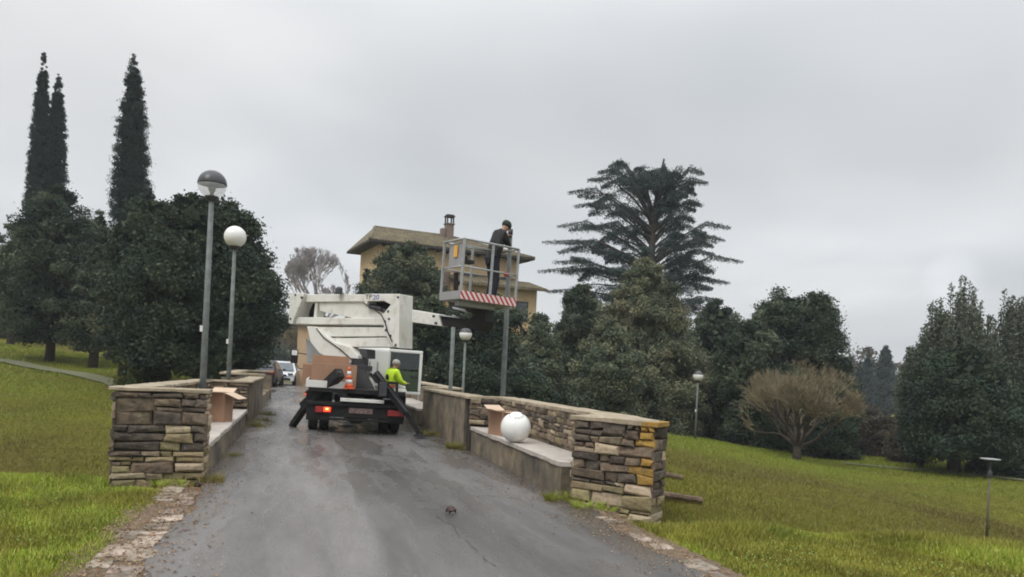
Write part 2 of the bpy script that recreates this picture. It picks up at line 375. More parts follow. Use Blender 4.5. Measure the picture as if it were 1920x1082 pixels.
# road (runs along s, bends left beyond the bridge)
def cz_(t, s=0): return .02 - .019 * (t - 1.) * min(max((s - 9) / 5, 0), 1)
def bend(s): return 0 if s < 36 else -.012 * (s - 36) ** 2
mb = MB(); ss = [-8, -4, 0] + list(np.arange(1, 36, .5)) + list(np.arange(36, 80, 1.5)); ts = [-1.3, -.9, -.3, .3, 1, 1.6, 2.2, 2.8, 3.35]
for s in ss:
    for k, t in enumerate(ts):
        tt = t
        if k == 0: tt = -1.02 - .05 * math.sin(s * 2.1) - .04 * math.sin(s * 5.3) if s < 9.6 else -1.3
        if k == len(ts) - 1: tt = 3.12 + .05 * math.sin(s * 2.7) + .04 * math.sin(s * 6.1) if s < 8 else 3.35
        p = road(s, tt + bend(s), cz_(t, s)); mb.v.append(tuple(p))
nt_ = len(ts)
for i in range(len(ss) - 1):
    for j in range(nt_ - 1):
        a = i * nt_ + j; mb.f.append((a, a + 1, a + nt_ + 1, a + nt_)); mb.mi.append(0)
roadob = mb.build('road', M['asphalt'], smooth=True); tag(roadob, 'wet grey asphalt road running over the narrow bridge', kind='structure')
# cracks
random.seed(3)
def crack(pts, w):
    mb = MB(); P = []
    for a, b in zip(pts[:-1], pts[1:]):
        a = Vector(a); b = Vector(b); n_ = max(2, int((b - a).length / .07))
        for i in range(n_): P.append(a.lerp(b, i / n_) + Vector((random.uniform(-.03, .03), random.uniform(-.03, .03), 0)))
    vs = []
    for i, p in enumerate(P):
        d = (P[min(i + 1, len(P) - 1)] - P[max(i - 1, 0)]).normalized(); q = Vector((-d.y, d.x, 0)); ww = w * random.uniform(.15, 1.1)
        s_, t_ = st(p.x, p.y); z = cz_(t_, s_) + .004
        vs += [(p.x + q.x * ww, p.y + q.y * ww, z), (p.x - q.x * ww, p.y - q.y * ww, z)]
    mb.add(vs, [(2 * i, 2 * i + 1, 2 * i + 3, 2 * i + 2) for i in range(len(P) - 1)])
    o = mb.build('crack', M['crack'], roadob)
M['crack'] = mat('crack_dark', (.055, .05, .045), (.09, .08, .07), 20, .9)
g0 = lambda x, y: at(x, y, z=0)
crack([g0(820, 972), g0(848, 990), g0(858, 1008), g0(882, 1028), g0(905, 1050), g0(935, 1075)], .006)
crack([g0(892, 933), g0(945, 934), g0(988, 943)], .006)
crack([g0(1020, 968), g0(1070, 972)], .007)
crack([g0(795, 982), g0(835, 985)], .004)

# ------------------------------------------------------------------ stone walls
def stone_mesh(w, h, d, rr):
    """irregular block: back rectangle, wider middle, chamfered front; local x width, z height, y outward"""
    mb = MB(); j = lambda a: rr.uniform(-a, a)
    k = min(w, h) * .16
    base = [(-w / 2, 0, -h / 2), (w / 2, 0, -h / 2), (w / 2, 0, h / 2), (-w / 2, 0, h / 2)]
    midj = [(j(.022), j(min(.022, h * .2))) for _ in range(4)]
    mid = [(x + a, d * .72, z + b) for (x, y, z), (a, b) in zip(base, midj)]
    sg = [(1, 1), (-1, 1), (-1, -1), (1, -1)]
    fr = [(x + a + sx * k * rr.uniform(.5, 1.4), d + j(.008), z + b + sz * k * rr.uniform(.5, 1.2)) for (x, y, z), (a, b), (sx, sz) in zip(base, midj, sg)]
    vs = base + mid + fr + [(j(w * .2), d + rr.uniform(.002, .014), j(h * .2))]
    fs = [(i, (i + 1) % 4, 4 + (i + 1) % 4, 4 + i) for i in range(4)] + [(4 + i, 4 + (i + 1) % 4, 8 + (i + 1) % 4, 8 + i) for i in range(4)] + [(8 + i, 8 + (i + 1) % 4, 12) for i in range(4)]
    mb.add(vs, fs); return mb
def stones(parent, a, b, z0, z1, seed, pick, ch=(.07, .15), sw=(.14, .42), d=.045, gap=.012):
    """course irregular stones over the vertical face from a to b (xy), outward normal to the right of a->b"""
    rr = random.Random(seed); a = Vector((a[0], a[1], 0)); b = Vector((b[0], b[1], 0)); u = (b - a); W_ = u.length; u.normalize()
    n = Vector((u.y, -u.x, 0)); z = z0; cnt = 0
    R = Matrix((( u.x, n.x, 0), (u.y, n.y, 0), (0, 0, 1))).to_4x4()
    def put(x0, x1, za, zb):
        nonlocal cnt
        w, h = x1 - x0 - gap, zb - za - gap
        if w < .03 or h < .02: return
        dd = d * rr.uniform(.5, 1.35)
        o = stone_mesh(w, h, dd, rr).build('stone', pick(rr, (x0 + x1) / 2 / W_, ((za + zb) / 2 - z0) / (z1 - z0)), parent)
        T = Matrix.Translation(a + u * ((x0 + x1) / 2) + Vector((0, 0, (za + zb) / 2))) @ R @ Matrix.Rotation(rr.uniform(-.035, .035), 4, 'Y')
        o.matrix_local = T; cnt += 1
    while z < z1 - .02:
        h = rr.uniform(*ch)
        if z1 - z - h < .05: h = z1 - z
        x = 0
        while x < W_ - .01:
            w = rr.uniform(*sw) * (1.25 if h > .11 else 1)
            if W_ - x - w < .09: w = W_ - x
            if h > .115 and rr.random() < .5:
                k = rr.uniform(.35, .65); put(x, x + w, z, z + h * k); put(x, x + w * .55, z + h * k, z + h); put(x + w * .55, x + w, z + h * k, z + h)
            else: put(x, x + w, z, z + h)
            x += w
        z += h
    return cnt
def pk_left(rr, fx, fz):  # lower courses picked olive, upper ones mostly dark
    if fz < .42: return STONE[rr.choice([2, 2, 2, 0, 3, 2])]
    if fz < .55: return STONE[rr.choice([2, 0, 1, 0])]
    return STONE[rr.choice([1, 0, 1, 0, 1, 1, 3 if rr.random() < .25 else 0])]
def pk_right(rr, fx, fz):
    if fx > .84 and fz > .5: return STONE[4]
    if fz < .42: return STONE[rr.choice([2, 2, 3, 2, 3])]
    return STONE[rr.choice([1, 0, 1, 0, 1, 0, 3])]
def pk_mid(rr, fx, fz): return STONE[rr.choice([0, 0, 1, 1, 3, 2, 0])]
def pk_end(rr, fx, fz): return STONE[rr.choice([3, 0, 3, 2])]

def slabpoly(mb, pts, z0, z1):
    """pts: list of (x,y) counter-clockwise"""
    mb.prism([(p[0], p[1], z0) for p in pts], (0, 0, z1 - z0))
def quadst(s0, s1, t0, t1): return [tuple(road(s, t).xy) for s, t in ((s0, t0), (s0, t1), (s1, t1), (s1, t0))]
TH = .34
def lerpz(s, tab): return float(np.interp(s, [a for a, b in tab], [b for a, b in tab]))
def wallseg(root, s0, s1, t0, t1, ztab, zb, core, name='core', n=1):
    mb = MB(); ss = np.linspace(s0, s1, n + 1)
    for a, b in zip(ss[:-1], ss[1:]):
        q = quadst(a, b, t0, t1); za, zb2 = lerpz(a, ztab), lerpz(b, ztab)
        vs = [(x, y, zb) for x, y in q] + [(q[0][0], q[0][1], za), (q[1][0], q[1][1], za), (q[2][0], q[2][1], zb2), (q[3][0], q[3][1], zb2)]
        mb.add(vs, [(3, 2, 1, 0), (4, 5, 6, 7), (0, 1, 5, 4), (1, 2, 6, 5), (2, 3, 7, 6), (3, 0, 4, 7)])
    return mb.build(name, core, root)
def coping(root, poly, ztab, th=.055, mat_=None, seed=0, name='coping'):
    """poly in (s,t), subdivided edges with small chips so the slab edge is not ruler straight"""
    rr = random.Random(seed); P = []
    for (a, b) in zip(poly, poly[1:] + poly[:1]):
        L_ = math.hypot(b[0] - a[0], b[1] - a[1]); n = max(1, int(L_ / .22))
        for i in range(n):
            f = i / n; P.append((a[0] + (b[0] - a[0]) * f + rr.uniform(-.012, .012), a[1] + (b[1] - a[1]) * f + rr.uniform(-.012, .012)))
    top = []; bot = []
    for s, t in P:
        z = lerpz(s, ztab); q = road(s, t); top.append((q.x, q.y, z + rr.uniform(-.004, .006))); bot.append((q.x, q.y, z - th + rr.uniform(-.006, .006)))
    n = len(P); mb = MB()
    mb.add(bot + top, [tuple(range(n, 2 * n)), tuple(range(n - 1, -1, -1))] + [(i, (i + 1) % n, n + (i + 1) % n, n + i) for i in range(n)])
    o = mb.build(name, mat_ or M['cement'], root, bevel=.008)
    return o
# ---- left wall with seating bays
LZ = [(9, 1.145), (11, 1.13), (17.2, 1.05), (24, 1.02), (31, 1.0)]
wl = empty('parapet_wall', road(9.8, -1.6), 0, 'stone parapet wall left of the road with a bench recess and an end face olive towards the bottom', 'wall')
wl.location = (0, 0, 0)
LZc = [(a, b - .05) for a, b in LZ]
i_ = .05
wallseg(wl, 9.72 + i_, 9.72 + TH, -2.13 + i_, -1.05 - i_, LZc, -.3, M['mortar'])
wallseg(wl, 9.72 + TH, 17.4, -2.13, -2.13 + TH - i_, LZc, -2.4, M['plaster'], n=3)
wallseg(wl, 17.05 + i_, 17.4, -2.13 + TH, -1.05 - i_, LZc, -.3, M['mortar'])
wallseg(wl, 17.4, 23, -1.4, -1.05, LZc, -2.4, M['plaster'], 'rendered_panel', n=3)
wallseg(wl, 23, 23.35, -2.2, -1.05, LZc, -2.4, M['plaster'])
wallseg(wl, 23.35, 30, -2.2, -1.85, LZc, -2.4, M['plaster'], n=2)
wallseg(wl, 29.7, 30, -1.85, -1.05, LZc, -1, M['plaster'])
P0, P1 = road(9.72 + i_, -2.13 + .02), road(9.72 + i_, -1.05 - .02)
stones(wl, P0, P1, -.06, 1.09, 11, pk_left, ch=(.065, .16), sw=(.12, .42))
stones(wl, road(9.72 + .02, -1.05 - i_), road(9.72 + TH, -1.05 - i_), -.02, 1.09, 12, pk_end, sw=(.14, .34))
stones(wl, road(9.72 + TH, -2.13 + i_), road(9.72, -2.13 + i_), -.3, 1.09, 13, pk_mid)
# the inner face of the recess and its far return
stones(wl, road(10.1, -1.84), road(17.0, -1.84), .5, 1.08, 14, pk_mid, ch=(.08, .13), sw=(.2, .5))
stones(wl, road(17.1, -1.8), road(17.1, -1.07), .5, 1.0, 15, pk_mid, ch=(.08, .13))
wallseg(wl, 10.06, 17.05, -1.79, -1.10, [(0, .37)], -.2, M['plaster'], 'bench_base')
coping(wl, [(10.07, -1.78), (10.07, -1.07), (17.04, -1.07), (17.04, -1.78)], [(0, .44)], .065, M['bench'], 3, 'bench_slab')
coping(wl, [(9.72, -2.15), (9.72, -1.04), (9.72 + .34, -1.04), (10.06, -1.77), (17.03, -1.77), (17.03, -1.01), (17.42, -1.01), (17.42, -2.17)], LZ, .04, seed=4)
coping(wl, [(17.44, -1.43), (17.44, -1.01), (23, -1.01), (23, -1.43)], LZ, .05, seed=5)
coping(wl, [(22.98, -2.26), (22.96, -1.0), (23.4, -1.0), (23.4, -1.84), (29.7, -1.84), (29.7, -1.0), (30.05, -1.0), (30.05, -2.26)], [(0, 1.11)], .06, seed=6)
wallseg(wl, 23.35, 29.7, -1.84, -1.1, [(0, .4)], -.2, M['plaster'], 'bench_base')

# ---- right wall
RZ = [(7, 1.055), (9, 1.05), (14, 1.03), (19, .985), (27, .95)]
wr_ = empty('parapet_wall', (0, 0, 0), 0, 'stone parapet wall right of the road, orange lichen on its near corner, bench holding the white globe', 'wall')
RZc = [(a, b - .05) for a, b in RZ]
A = Vector((.74, 8.92, 0)); B = Vector((1.63, 8.32, 0))   # near return wall, splayed
u_ = (B - A).normalized(); nn = Vector((-u_.y, u_.x, 0))
mb = MB(); mb.prism([A + u_ * .05 + nn * .05 + Vector((0, 0, -.6)), B - u_ * .05 + nn * .05 + Vector((0, 0, -.6)), B - u_ * .05 + nn * .34 + Vector((0, 0, -.6)), A + u_ * .05 + nn * .36 + Vector((0, 0, -.6))], (0, 0, 1.6))
mb.build('core', M['mortar'], wr_)
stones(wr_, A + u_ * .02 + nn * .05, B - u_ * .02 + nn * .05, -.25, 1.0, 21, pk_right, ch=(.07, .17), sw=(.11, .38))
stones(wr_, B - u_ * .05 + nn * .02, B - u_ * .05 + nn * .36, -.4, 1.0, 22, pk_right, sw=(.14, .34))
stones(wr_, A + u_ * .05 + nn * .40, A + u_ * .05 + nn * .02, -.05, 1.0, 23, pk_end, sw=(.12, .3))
# outer wall of the bay: from B corner to the far end, t 3.7..4.04
Bst = st(*(B + nn * .2).xy)
wallseg(wr_, 8.28, 14.2, 3.72, 4.02, RZc, -2.4, M['plaster'], n=3)
stones(wr_, road(13.8, 3.73), road(8.5, 3.73), .5, 1.0, 24, pk_mid, ch=(.07, .12), sw=(.12, .32))
stones(wr_, road(8.3, 4.01), road(14.2, 4.01), -1.2, 1.0, 27, pk_mid, ch=(.14, .24), sw=(.3, .7))
wallseg(wr_, 13.85, 14.2, 3.15, 3.72, RZc, -.4, M['mortar'])
stones(wr_, road(13.86, 3.12), road(13.86, 3.70), .5, .99, 25, pk_mid, ch=(.07, .12), sw=(.14, .3))
wallseg(wr_, 8.75, 13.84, 3.17, 3.72, [(0, .385)], -.2, M['plaster'], 'bench_base')
coping(wr_, [(8.80, 3.14), (8.5, 3.71), (13.83, 3.71), (13.83, 3.14)], [(0, .45)], .065, M['bench'], 8, 'bench_slab')
wallseg(wr_, 14.2, 19, 3.1, 3.45, RZc, -2.4, M['plaster'], 'rendered_panel', n=3)
wallseg(wr_, 19, 19.35, 3.1, 4.04, RZc, -2.4, M['plaster'])
wallseg(wr_, 19.35, 26, 3.7, 4.04, RZc, -2.4, M['plaster'], n=2)
wallseg(wr_, 25.7, 26, 3.1, 3.7, RZc, -1, M['plaster'])
wallseg(wr_, 19.35, 25.7, 2.98, 3.7, [(0, .39)], -.2, M['plaster'], 'bench_base')
coping(wr_, [(19.36, 2.95), (19.36, 3.69), (25.68, 3.69), (25.68, 2.95)], [(0, .45)], .06, M['bench'], 9, 'bench_slab')
Ac, Bc = A - u_ * .01 - nn * .012, B + u_ * .02 - nn * .012
Ad = A - u_ * .04 + nn * .36
sA, tA = st(Ac.x, Ac.y); sB, tB = st(Bc.x, Bc.y); sD, tD = st(Ad.x, Ad.y)
coping(wr_, [(sA, tA), (sB, tB), (sB + .35, 4.07), (14.22, 4.07), (14.22, 3.05), (13.84, 3.05), (13.84, 3.68), (8.95, 3.68), (8.8, 3.52), (sD, tD)], RZ, .055, seed=10)
mb = MB(); mb.prism([Bc - u_ * .22 + Vector((0, 0, .99)), Bc + u_ * .015 - nn * .012 + Vector((0, 0, .99)), Bc + u_ * .015 + nn * .33 + Vector((0, 0, .99)), Bc - u_ * .12 + nn * .33 + Vector((0, 0, .99))], (0, 0, .062))
mb.build('coping_corner', STONE[4], wr_, bevel=.012)['label'] = 'coping corner covered in orange lichen'
coping(wr_, [(14.24, 3.06), (14.24, 3.49), (19, 3.49), (19, 3.06)], RZ, .05, seed=12)
coping(wr_, [(19.0, 3.05), (19.0, 4.1), (26.05, 4.1), (26.05, 3.05), (25.7, 3.05), (25.7, 3.67), (19.4, 3.67), (19.4, 3.05)], [(0, 1.03)], .05, seed=13)

# ---- gutters of broken slabs
def gutter(t0, t1, s0, s1, seed, label, rows):
    rr = random.Random(seed)
    mb = MB(); n = 40; vs = []
    for i in range(n + 1):
        s = s0 + (s1 - s0) * i / n; o_, q_ = (t0 - .14, t1 + .16) if t0 < 0 else (t1 + .12, t0 - .16)
        a = road(s, o_ + rr.uniform(-.05, .05), .022); b = road(s, q_, .008)
        if t0 > 0: a, b = b, a
        vs += [tuple(a), tuple(b)]
    mb.add(vs, [(2 * i, 2 * i + 1, 2 * i + 3, 2 * i + 2) for i in range(n)])
    o = mb.build('gutter', M['soil']); tag(o, label, kind='structure')
    s = s0
    for r in range(rows):
        s = s0 + rr.uniform(0, .2); w = (t1 - t0) / rows; ta = t0 + r * w
        while s < s1:
            l_ = rr.uniform(.10, .40)
            if rr.random() < .72:
                k = rr.randint(5, 7); P = []
                base = [(0, 0), (l_ * .5, -.015), (l_, 0), (l_, w), (l_ * .5, w + .01), (0, w)]
                sk_ = rr.uniform(-.08, .08); P = [(s + a + sk_ * b / w + rr.uniform(-.04, .04), ta + b + rr.uniform(-.035, .035)) for a, b in base]
                z = .012
                mb = MB(); h = rr.uniform(.002, .018); tl = rr.uniform(-.05, .05)
                lo = [road(a, b, z - .05) for a, b in P]; hi = [road(a, b, z + h + tl * (b - ta)) for a, b in P]
                n6 = 6; mb.add(lo + hi, [tuple(range(n6, 12))] + [(i, (i + 1) % n6, n6 + (i + 1) % n6, n6 + i) for i in range(n6)])
                mb.build('stone', M['gutter'], o, bevel=.006)
            s += l_ + rr.uniform(.01, .09)
gutter(-1.42, -1.03, 4.2, 9.4, 5, 'broken pale gutter slabs beside the left road edge', 2)
gutter(3.14, 3.30, 4.6, 7.9, 6, 'narrow broken gutter slabs beside the right road edge', 1)

# ---- log steps on the right bank
for k, (px0, py0, px1, py1, Yd) in enumerate([(1205, 879, 1280, 885, 12.6), (1200, 938, 1316, 944, 10.4), (1212, 840, 1248, 843, 14.5)]):
    mb = MB(); a = at(px0, py0, Yd); b = at(px1, py1, Yd)
    for q_ in (a, b): q_.z = float(height(q_.x, q_.y)) + .06
    mb.tube([a, a.lerp(b, .4) + Vector((0, 0, .012)), b], [.055, .05, .045], 8)
    o = mb.build('log_step', M['wood'], smooth=False)
    tag(o, ['weathered log step on the bank, the middle one of three behind the right wall', 'longest and nearest log step on the bank behind the right wall', 'short uppermost log step on the bank behind the right wall'][k], 'log', 'log steps on the grassy bank')

# ------------------------------------------------------------------ grass
def blades(name, X, Y, Z, h, w, tint, label, lean=.5, seed=0):
    r = np.random.default_rng(seed); n = len(X)
    a = r.uniform(0, 2 * PI, n); dx = np.cos(a) * w / 2; dy = np.sin(a) * w / 2
    b = r.uniform(0, 2 * PI, n); ln = r.uniform(.1, lean, n) * h
    V = np.zeros((n, 3, 3)); V[:, 0] = np.stack([X - dx, Y - dy, Z - .01], -1); V[:, 1] = np.stack([X + dx, Y + dy, Z - .01], -1)
    V[:, 2] = np.stack([X + np.cos(b) * ln, Y + np.sin(b) * ln, Z + h], -1)
    o = npmesh(name, V, 3, M['grass'], tint)
    if label: tag(o, label, 'grass', kind='stuff')
    return o
def tints(n, cols, r, jit=.18):
    c = np.array(cols)[r.integers(0, len(cols), n)]; return np.clip(c * r.uniform(1 - jit, 1 + jit, (n, 1)), 0, 1)
GB = [(.23, .31, .028), (.28, .345, .038), (.33, .36, .055), (.17, .26, .022), (.35, .33, .08)]
GD = [(.165, .165, .024), (.195, .185, .03), (.23, .195, .045), (.13, .145, .02), (.19, .20, .026)]
def patchfilter(X, Y, r, f=1.3):
    p = .55 + .45 * vnoise(X, Y, f) ; return r.uniform(0, 1, len(X)) < p
r = np.random.default_rng(1)
def near(side, n, seed):
    r = np.random.default_rng(seed)
    if side < 0:
        X = r.uniform(-9.5, -1.2, n); Y = 3.2 + (9.35 - 3.2) * r.uniform(0, 1, n) ** .8; s, t = st(X, Y); k = (t < -1.40 + .07 * r.normal(size=n)) & ((s < 9.68) | (t < -2.2))
    else:
        X = r.uniform(1.2, 8.6, n); Y = 3.6 + (8.6 - 3.6) * r.uniform(0, 1, n) ** .8; s, t = st(X, Y); k = (t > 3.30 + .06 * r.normal(size=n)) & ~((Y > 8.1) & (X < 1.75)) & (Y < 8.1 - .06 * (X - 1.5))
    X, Y = X[k], Y[k]; h = (.035 + .035 * np.clip(vnoise(X, Y, 2.2) + .3 * vnoise(X, Y, 6), -.4, 1)) * r.uniform(.6, 1.5, len(X))
    edge = np.exp(-((Y - (8.9 if side < 0 else 7.8)) / .6) ** 2); h = h * (1 + .6 * edge) + .01
    q = sm(-.3, .5, vnoise(X, Y, 1.1) + .5 * vnoise(X + 5, Y, 3.1))[:, None]
    pz = (1 + .25 * vnoise(X, Y, 3.3) + .18 * vnoise(Y, X, 7.1))[:, None]
    ti = (tints(len(X), GB, r, .25) * q + tints(len(X), GD, r) * (1 - q) * 1.3) * pz
    return blades('grass', X, Y, height(X, Y), h, .011 + .004 * r.uniform(0, 1, len(X)), ti, 'bright short grass on the verge left of the road' if side < 0 else 'bright short grass on the verge right of the road', .9, seed)
near(-1, 230000, 2); near(1, 190000, 3)
# broad-leaved weeds in the verge
r = np.random.default_rng(9)
n = 5200; X = np.concatenate([r.uniform(-9, -2.2, n), r.uniform(1.6, 8, n)]); Y = np.concatenate([r.uniform(3.5, 9, n), r.uniform(3.8, 7.7, n)])
s, t = st(X, Y); k = ((t < -1.75) | (t > 3.6)) & (vnoise(X, Y, 2.7) + r.normal(0, .5, len(X)) > .35) & ~((Y > 7.6) & (X > 0)); X, Y = X[k], Y[k]; n = len(X)
Z = height(X, Y) + r.uniform(.02, .06, n); a = r.uniform(0, 2 * PI, n); l_ = r.uniform(.02, .045, n); w_ = l_ * .5
V = np.zeros((n, 4, 3)); c_, s_ = np.cos(a), np.sin(a)
V[:, 0] = np.stack([X, Y, Z], -1); V[:, 1] = np.stack([X + c_ * l_ * .5 - s_ * w_ / 2, Y + s_ * l_ * .5 + c_ * w_ / 2, Z + .01], -1)
V[:, 2] = np.stack([X + c_ * l_, Y + s_ * l_, Z + .002], -1); V[:, 3] = np.stack([X + c_ * l_ * .5 + s_ * w_ / 2, Y + s_ * l_ * .5 - c_ * w_ / 2, Z + .01], -1)
tag(npmesh('weed_leaves', V, 4, M['grass'], tints(n, [(.20, .30, .04), (.24, .31, .07), (.12, .2, .03)], r)), 'broad green weed leaves scattered through the verge grass', 'weeds', kind='stuff')
# meadow tufts
def meadow(n, seed):
    r = np.random.default_rng(seed)
    Y = 8.5 + 36 * r.uniform(0, 1, n) ** 1.25; X = (r.uniform(-.78, .78, n)) * Y; s, t = st(X, Y)
    k = ((t < -2.35) & (Y > 9)) | ((t > 4.2) & (Y > 7.7)); X, Y = X[k], Y[k]
    d = Y / 14; h = (.03 + .035 * np.clip(vnoise(X, Y, .9), 0, 1)) * r.uniform(.6, 1.5, len(X)) * (1 + d * .25)
    q = sm(-.6, .7, vnoise(X, Y, .35) + .4 * vnoise(X, Y, 1.9))[:, None]
    low = sm(.5, -1.6, height(X, Y))[:, None]; q = np.clip(q * (1.25 - .75 * low), 0, 1)
    ti = tints(len(X), GD, r) * q * 1.05 + tints(len(X), [(.145, .115, .034), (.12, .105, .028), (.165, .13, .04)], r) * (1 - q)
    far = sm(17, 30, Y)[:, None]; ti = ti * (1 - far) + tints(len(X), [(.20, .26, .028), (.18, .23, .026), (.23, .27, .034)], r, .12) * far
    return blades('grass', X, Y, height(X, Y), h, (.014 + .006 * r.uniform(0, 1, len(X))) * d ** .8, ti, 'olive winter grass over the meadow and the dip beside the bridge', .9, seed)
meadow(330000, 5)
# taller tufts against wall feet
def tuft(cx, cy, rad, n, hh, cols, seed, label, cat='weeds'):
    r = np.random.default_rng(seed); a = r.uniform(0, 2 * PI, n); q = rad * np.sqrt(r.uniform(0, 1, n)); X = cx + q * np.cos(a); Y = cy + q * np.sin(a)
    z = np.maximum(height(X, Y), -.02) if abs(height(cx, cy)) < .2 else height(X, Y)
    o = blades('grass_tuft', X, Y, z, hh * r.uniform(.4, 1.3, n), .012, tints(n, cols, r), None, 1.0, seed); tag(o, label, cat, kind='stuff')
p = g0(1080, 938)
tuft(.66, 9.0, .2, 700, .13, GB + GD, 31, 'green tuft growing at the foot of the near right pier')
tuft(1.0, 8.62, .26, 900, .10, GB, 32, 'low weeds below the front stones of the right pier')
p = road(9.55, -1.4); tuft(p.x, p.y, .22, 900, .09, GB, 33, 'low weeds below the front stones of the left pier')
p = road(9.75, -.98); tuft(p.x, p.y, .13, 450, .14, [(.30, .22, .08), (.2, .17, .05), (.16, .19, .03)], 34, 'dry yellow tuft at the road corner of the left pier')
for k, (s_, t_, rad, hh) in enumerate([(12.2, -1.0, .18, .10), (17.3, -.98, .3, .2), (19.0, -.95, .35, .16), (21, -.95, .35, .18), (14.3, 3.02, .25, .12), (17, 3.0, .4, .12)]):
    p = road(s_, t_); tuft(p.x, p.y, rad, 700, hh, [(.26, .2, .07), (.2, .18, .04), (.15, .18, .03)], 40 + k,
      ['small green weed at the foot of the left bench', 'dry weeds where the left bench recess ends', 'dry brown weeds along the middle of the left plain wall', 'dry brown weeds at the far end of the left plain wall', 'weeds at the foot of the right plain wall near the bench', 'weeds at the far foot of the right plain wall'][k])
# dead leaves and grit on the road edges
r = np.random.default_rng(12); n = 5200
S_ = r.uniform(4, 24, n); T_ = np.where(r.uniform(0, 1, n) < .6, -1.2 + np.abs(r.normal(0, .32, n)), 3.1 - np.abs(r.normal(0, .3, n))); T_ = np.where(r.uniform(0, 1, n) < .04, r.uniform(-1, 3, n), T_); gu = (r.uniform(0, 1, n) < .45); S_ = np.where(gu, r.uniform(4, 9.6, n), S_); T_ = np.where(gu, np.where(r.uniform(0, 1, n) < .72, r.normal(-1.25, .22, n), r.normal(3.2, .12, n)), T_)
X = -.272 * S_ + .9623 * T_; Y = .9623 * S_ + .272 * T_; Z = .02 - .019 * (T_ - 1) * np.clip((S_ - 9) / 5, 0, 1) + .006; a = r.uniform(0, 2 * PI, n); l_ = r.uniform(.012, .04, n); c_, s_ = np.cos(a), np.sin(a)
V = np.zeros((n, 4, 3)); V[:, 0] = np.stack([X, Y, Z], -1); V[:, 1] = np.stack([X + c_ * l_ * .5 - s_ * l_ * .3, Y + s_ * l_ * .5 + c_ * l_ * .3, Z + .008], -1)
V[:, 2] = np.stack([X + c_ * l_, Y + s_ * l_, Z + .003], -1); V[:, 3] = np.stack([X + c_ * l_ * .5 + s_ * l_ * .3, Y + s_ * l_ * .5 - c_ * l_ * .3, Z + .01], -1)
tag(npmesh('fallen_leaves', V, 4, M['grass'], tints(n, [(.22, .11, .05), (.3, .17, .08), (.12, .07, .04), (.35, .25, .15)], r)), 'small dead leaves and crumbs along the road edges', 'leaves', kind='stuff')
# curled leaf lying on the asphalt
p = g0(845, 968); mb = MB()
for k in range(2):
    a0 = k * 1.3; vs = []
    for i in range(7):
        f = i / 6; w = .045 * math.sin(PI * (f * .9 + .05)) + .004
        x = (f - .5) * .11; vs += [(x * math.cos(a0) - w * math.sin(a0), x * math.sin(a0) + w * math.cos(a0), .012 + .03 * math.sin(PI * f) + .035), (x * math.cos(a0), x * math.sin(a0), .008 + .028 * math.sin(PI * f)), (x * math.cos(a0) + w * math.sin(a0), x * math.sin(a0) - w * math.cos(a0), .03 + .02 * f)]
    mb.add(vs, [(3 * i + j, 3 * i + j + 1, 3 * i + j + 4, 3 * i + j + 3) for i in range(6) for j in range(2)])
o = mb.build('dead_leaf', mat('leaf_brown', (.07, .035, .025), (.04, .022, .018), 20, .7), loc=(p.x, p.y, .024)); tag(o, 'dark curled dead leaf lying alone on the asphalt', 'leaf')
# footpaths
M['path'] = mat('gravel_path', (.17, .165, .11), (.11, .12, .05), 9, .95, .4, coord='World')
def path(pts, w, label):
    mb = MB(); P = []
    for a, b in zip(pts[:-1], pts[1:]):
        for i in range(10): P.append(Vector(a).lerp(Vector(b), i / 10))
    vs = []
    for i, p in enumerate(P):
        d = (P[min(i + 1, len(P) - 1)] - P[max(i - 1, 0)]).normalized(); q = Vector((-d.y, d.x, 0)) * w / 2
        for z in (-1, 1): vs.append((p.x + z * q.x, p.y + z * q.y, float(height(p.x + z * q.x, p.y + z * q.y)) + .05))
    mb.add(vs, [(2 * i, 2 * i + 1, 2 * i + 3, 2 * i + 2) for i in range(len(P) - 1)])
    tag(mb.build('path', M['path'], smooth=True), label, kind='structure')
path([(-34, 38.5, 0), (-24, 36.0, 0), (-20, 34.0, 0), (-17, 32, 0), (-13.5, 28, 0)], .9, 'pale gravel path crossing the slope below the left trees')
path([(14.8, 33.0, 0), (18, 30.8, 0), (21, 28.5, 0), (26, 25.5, 0)], .4, 'pale gravel path in front of the right trees')

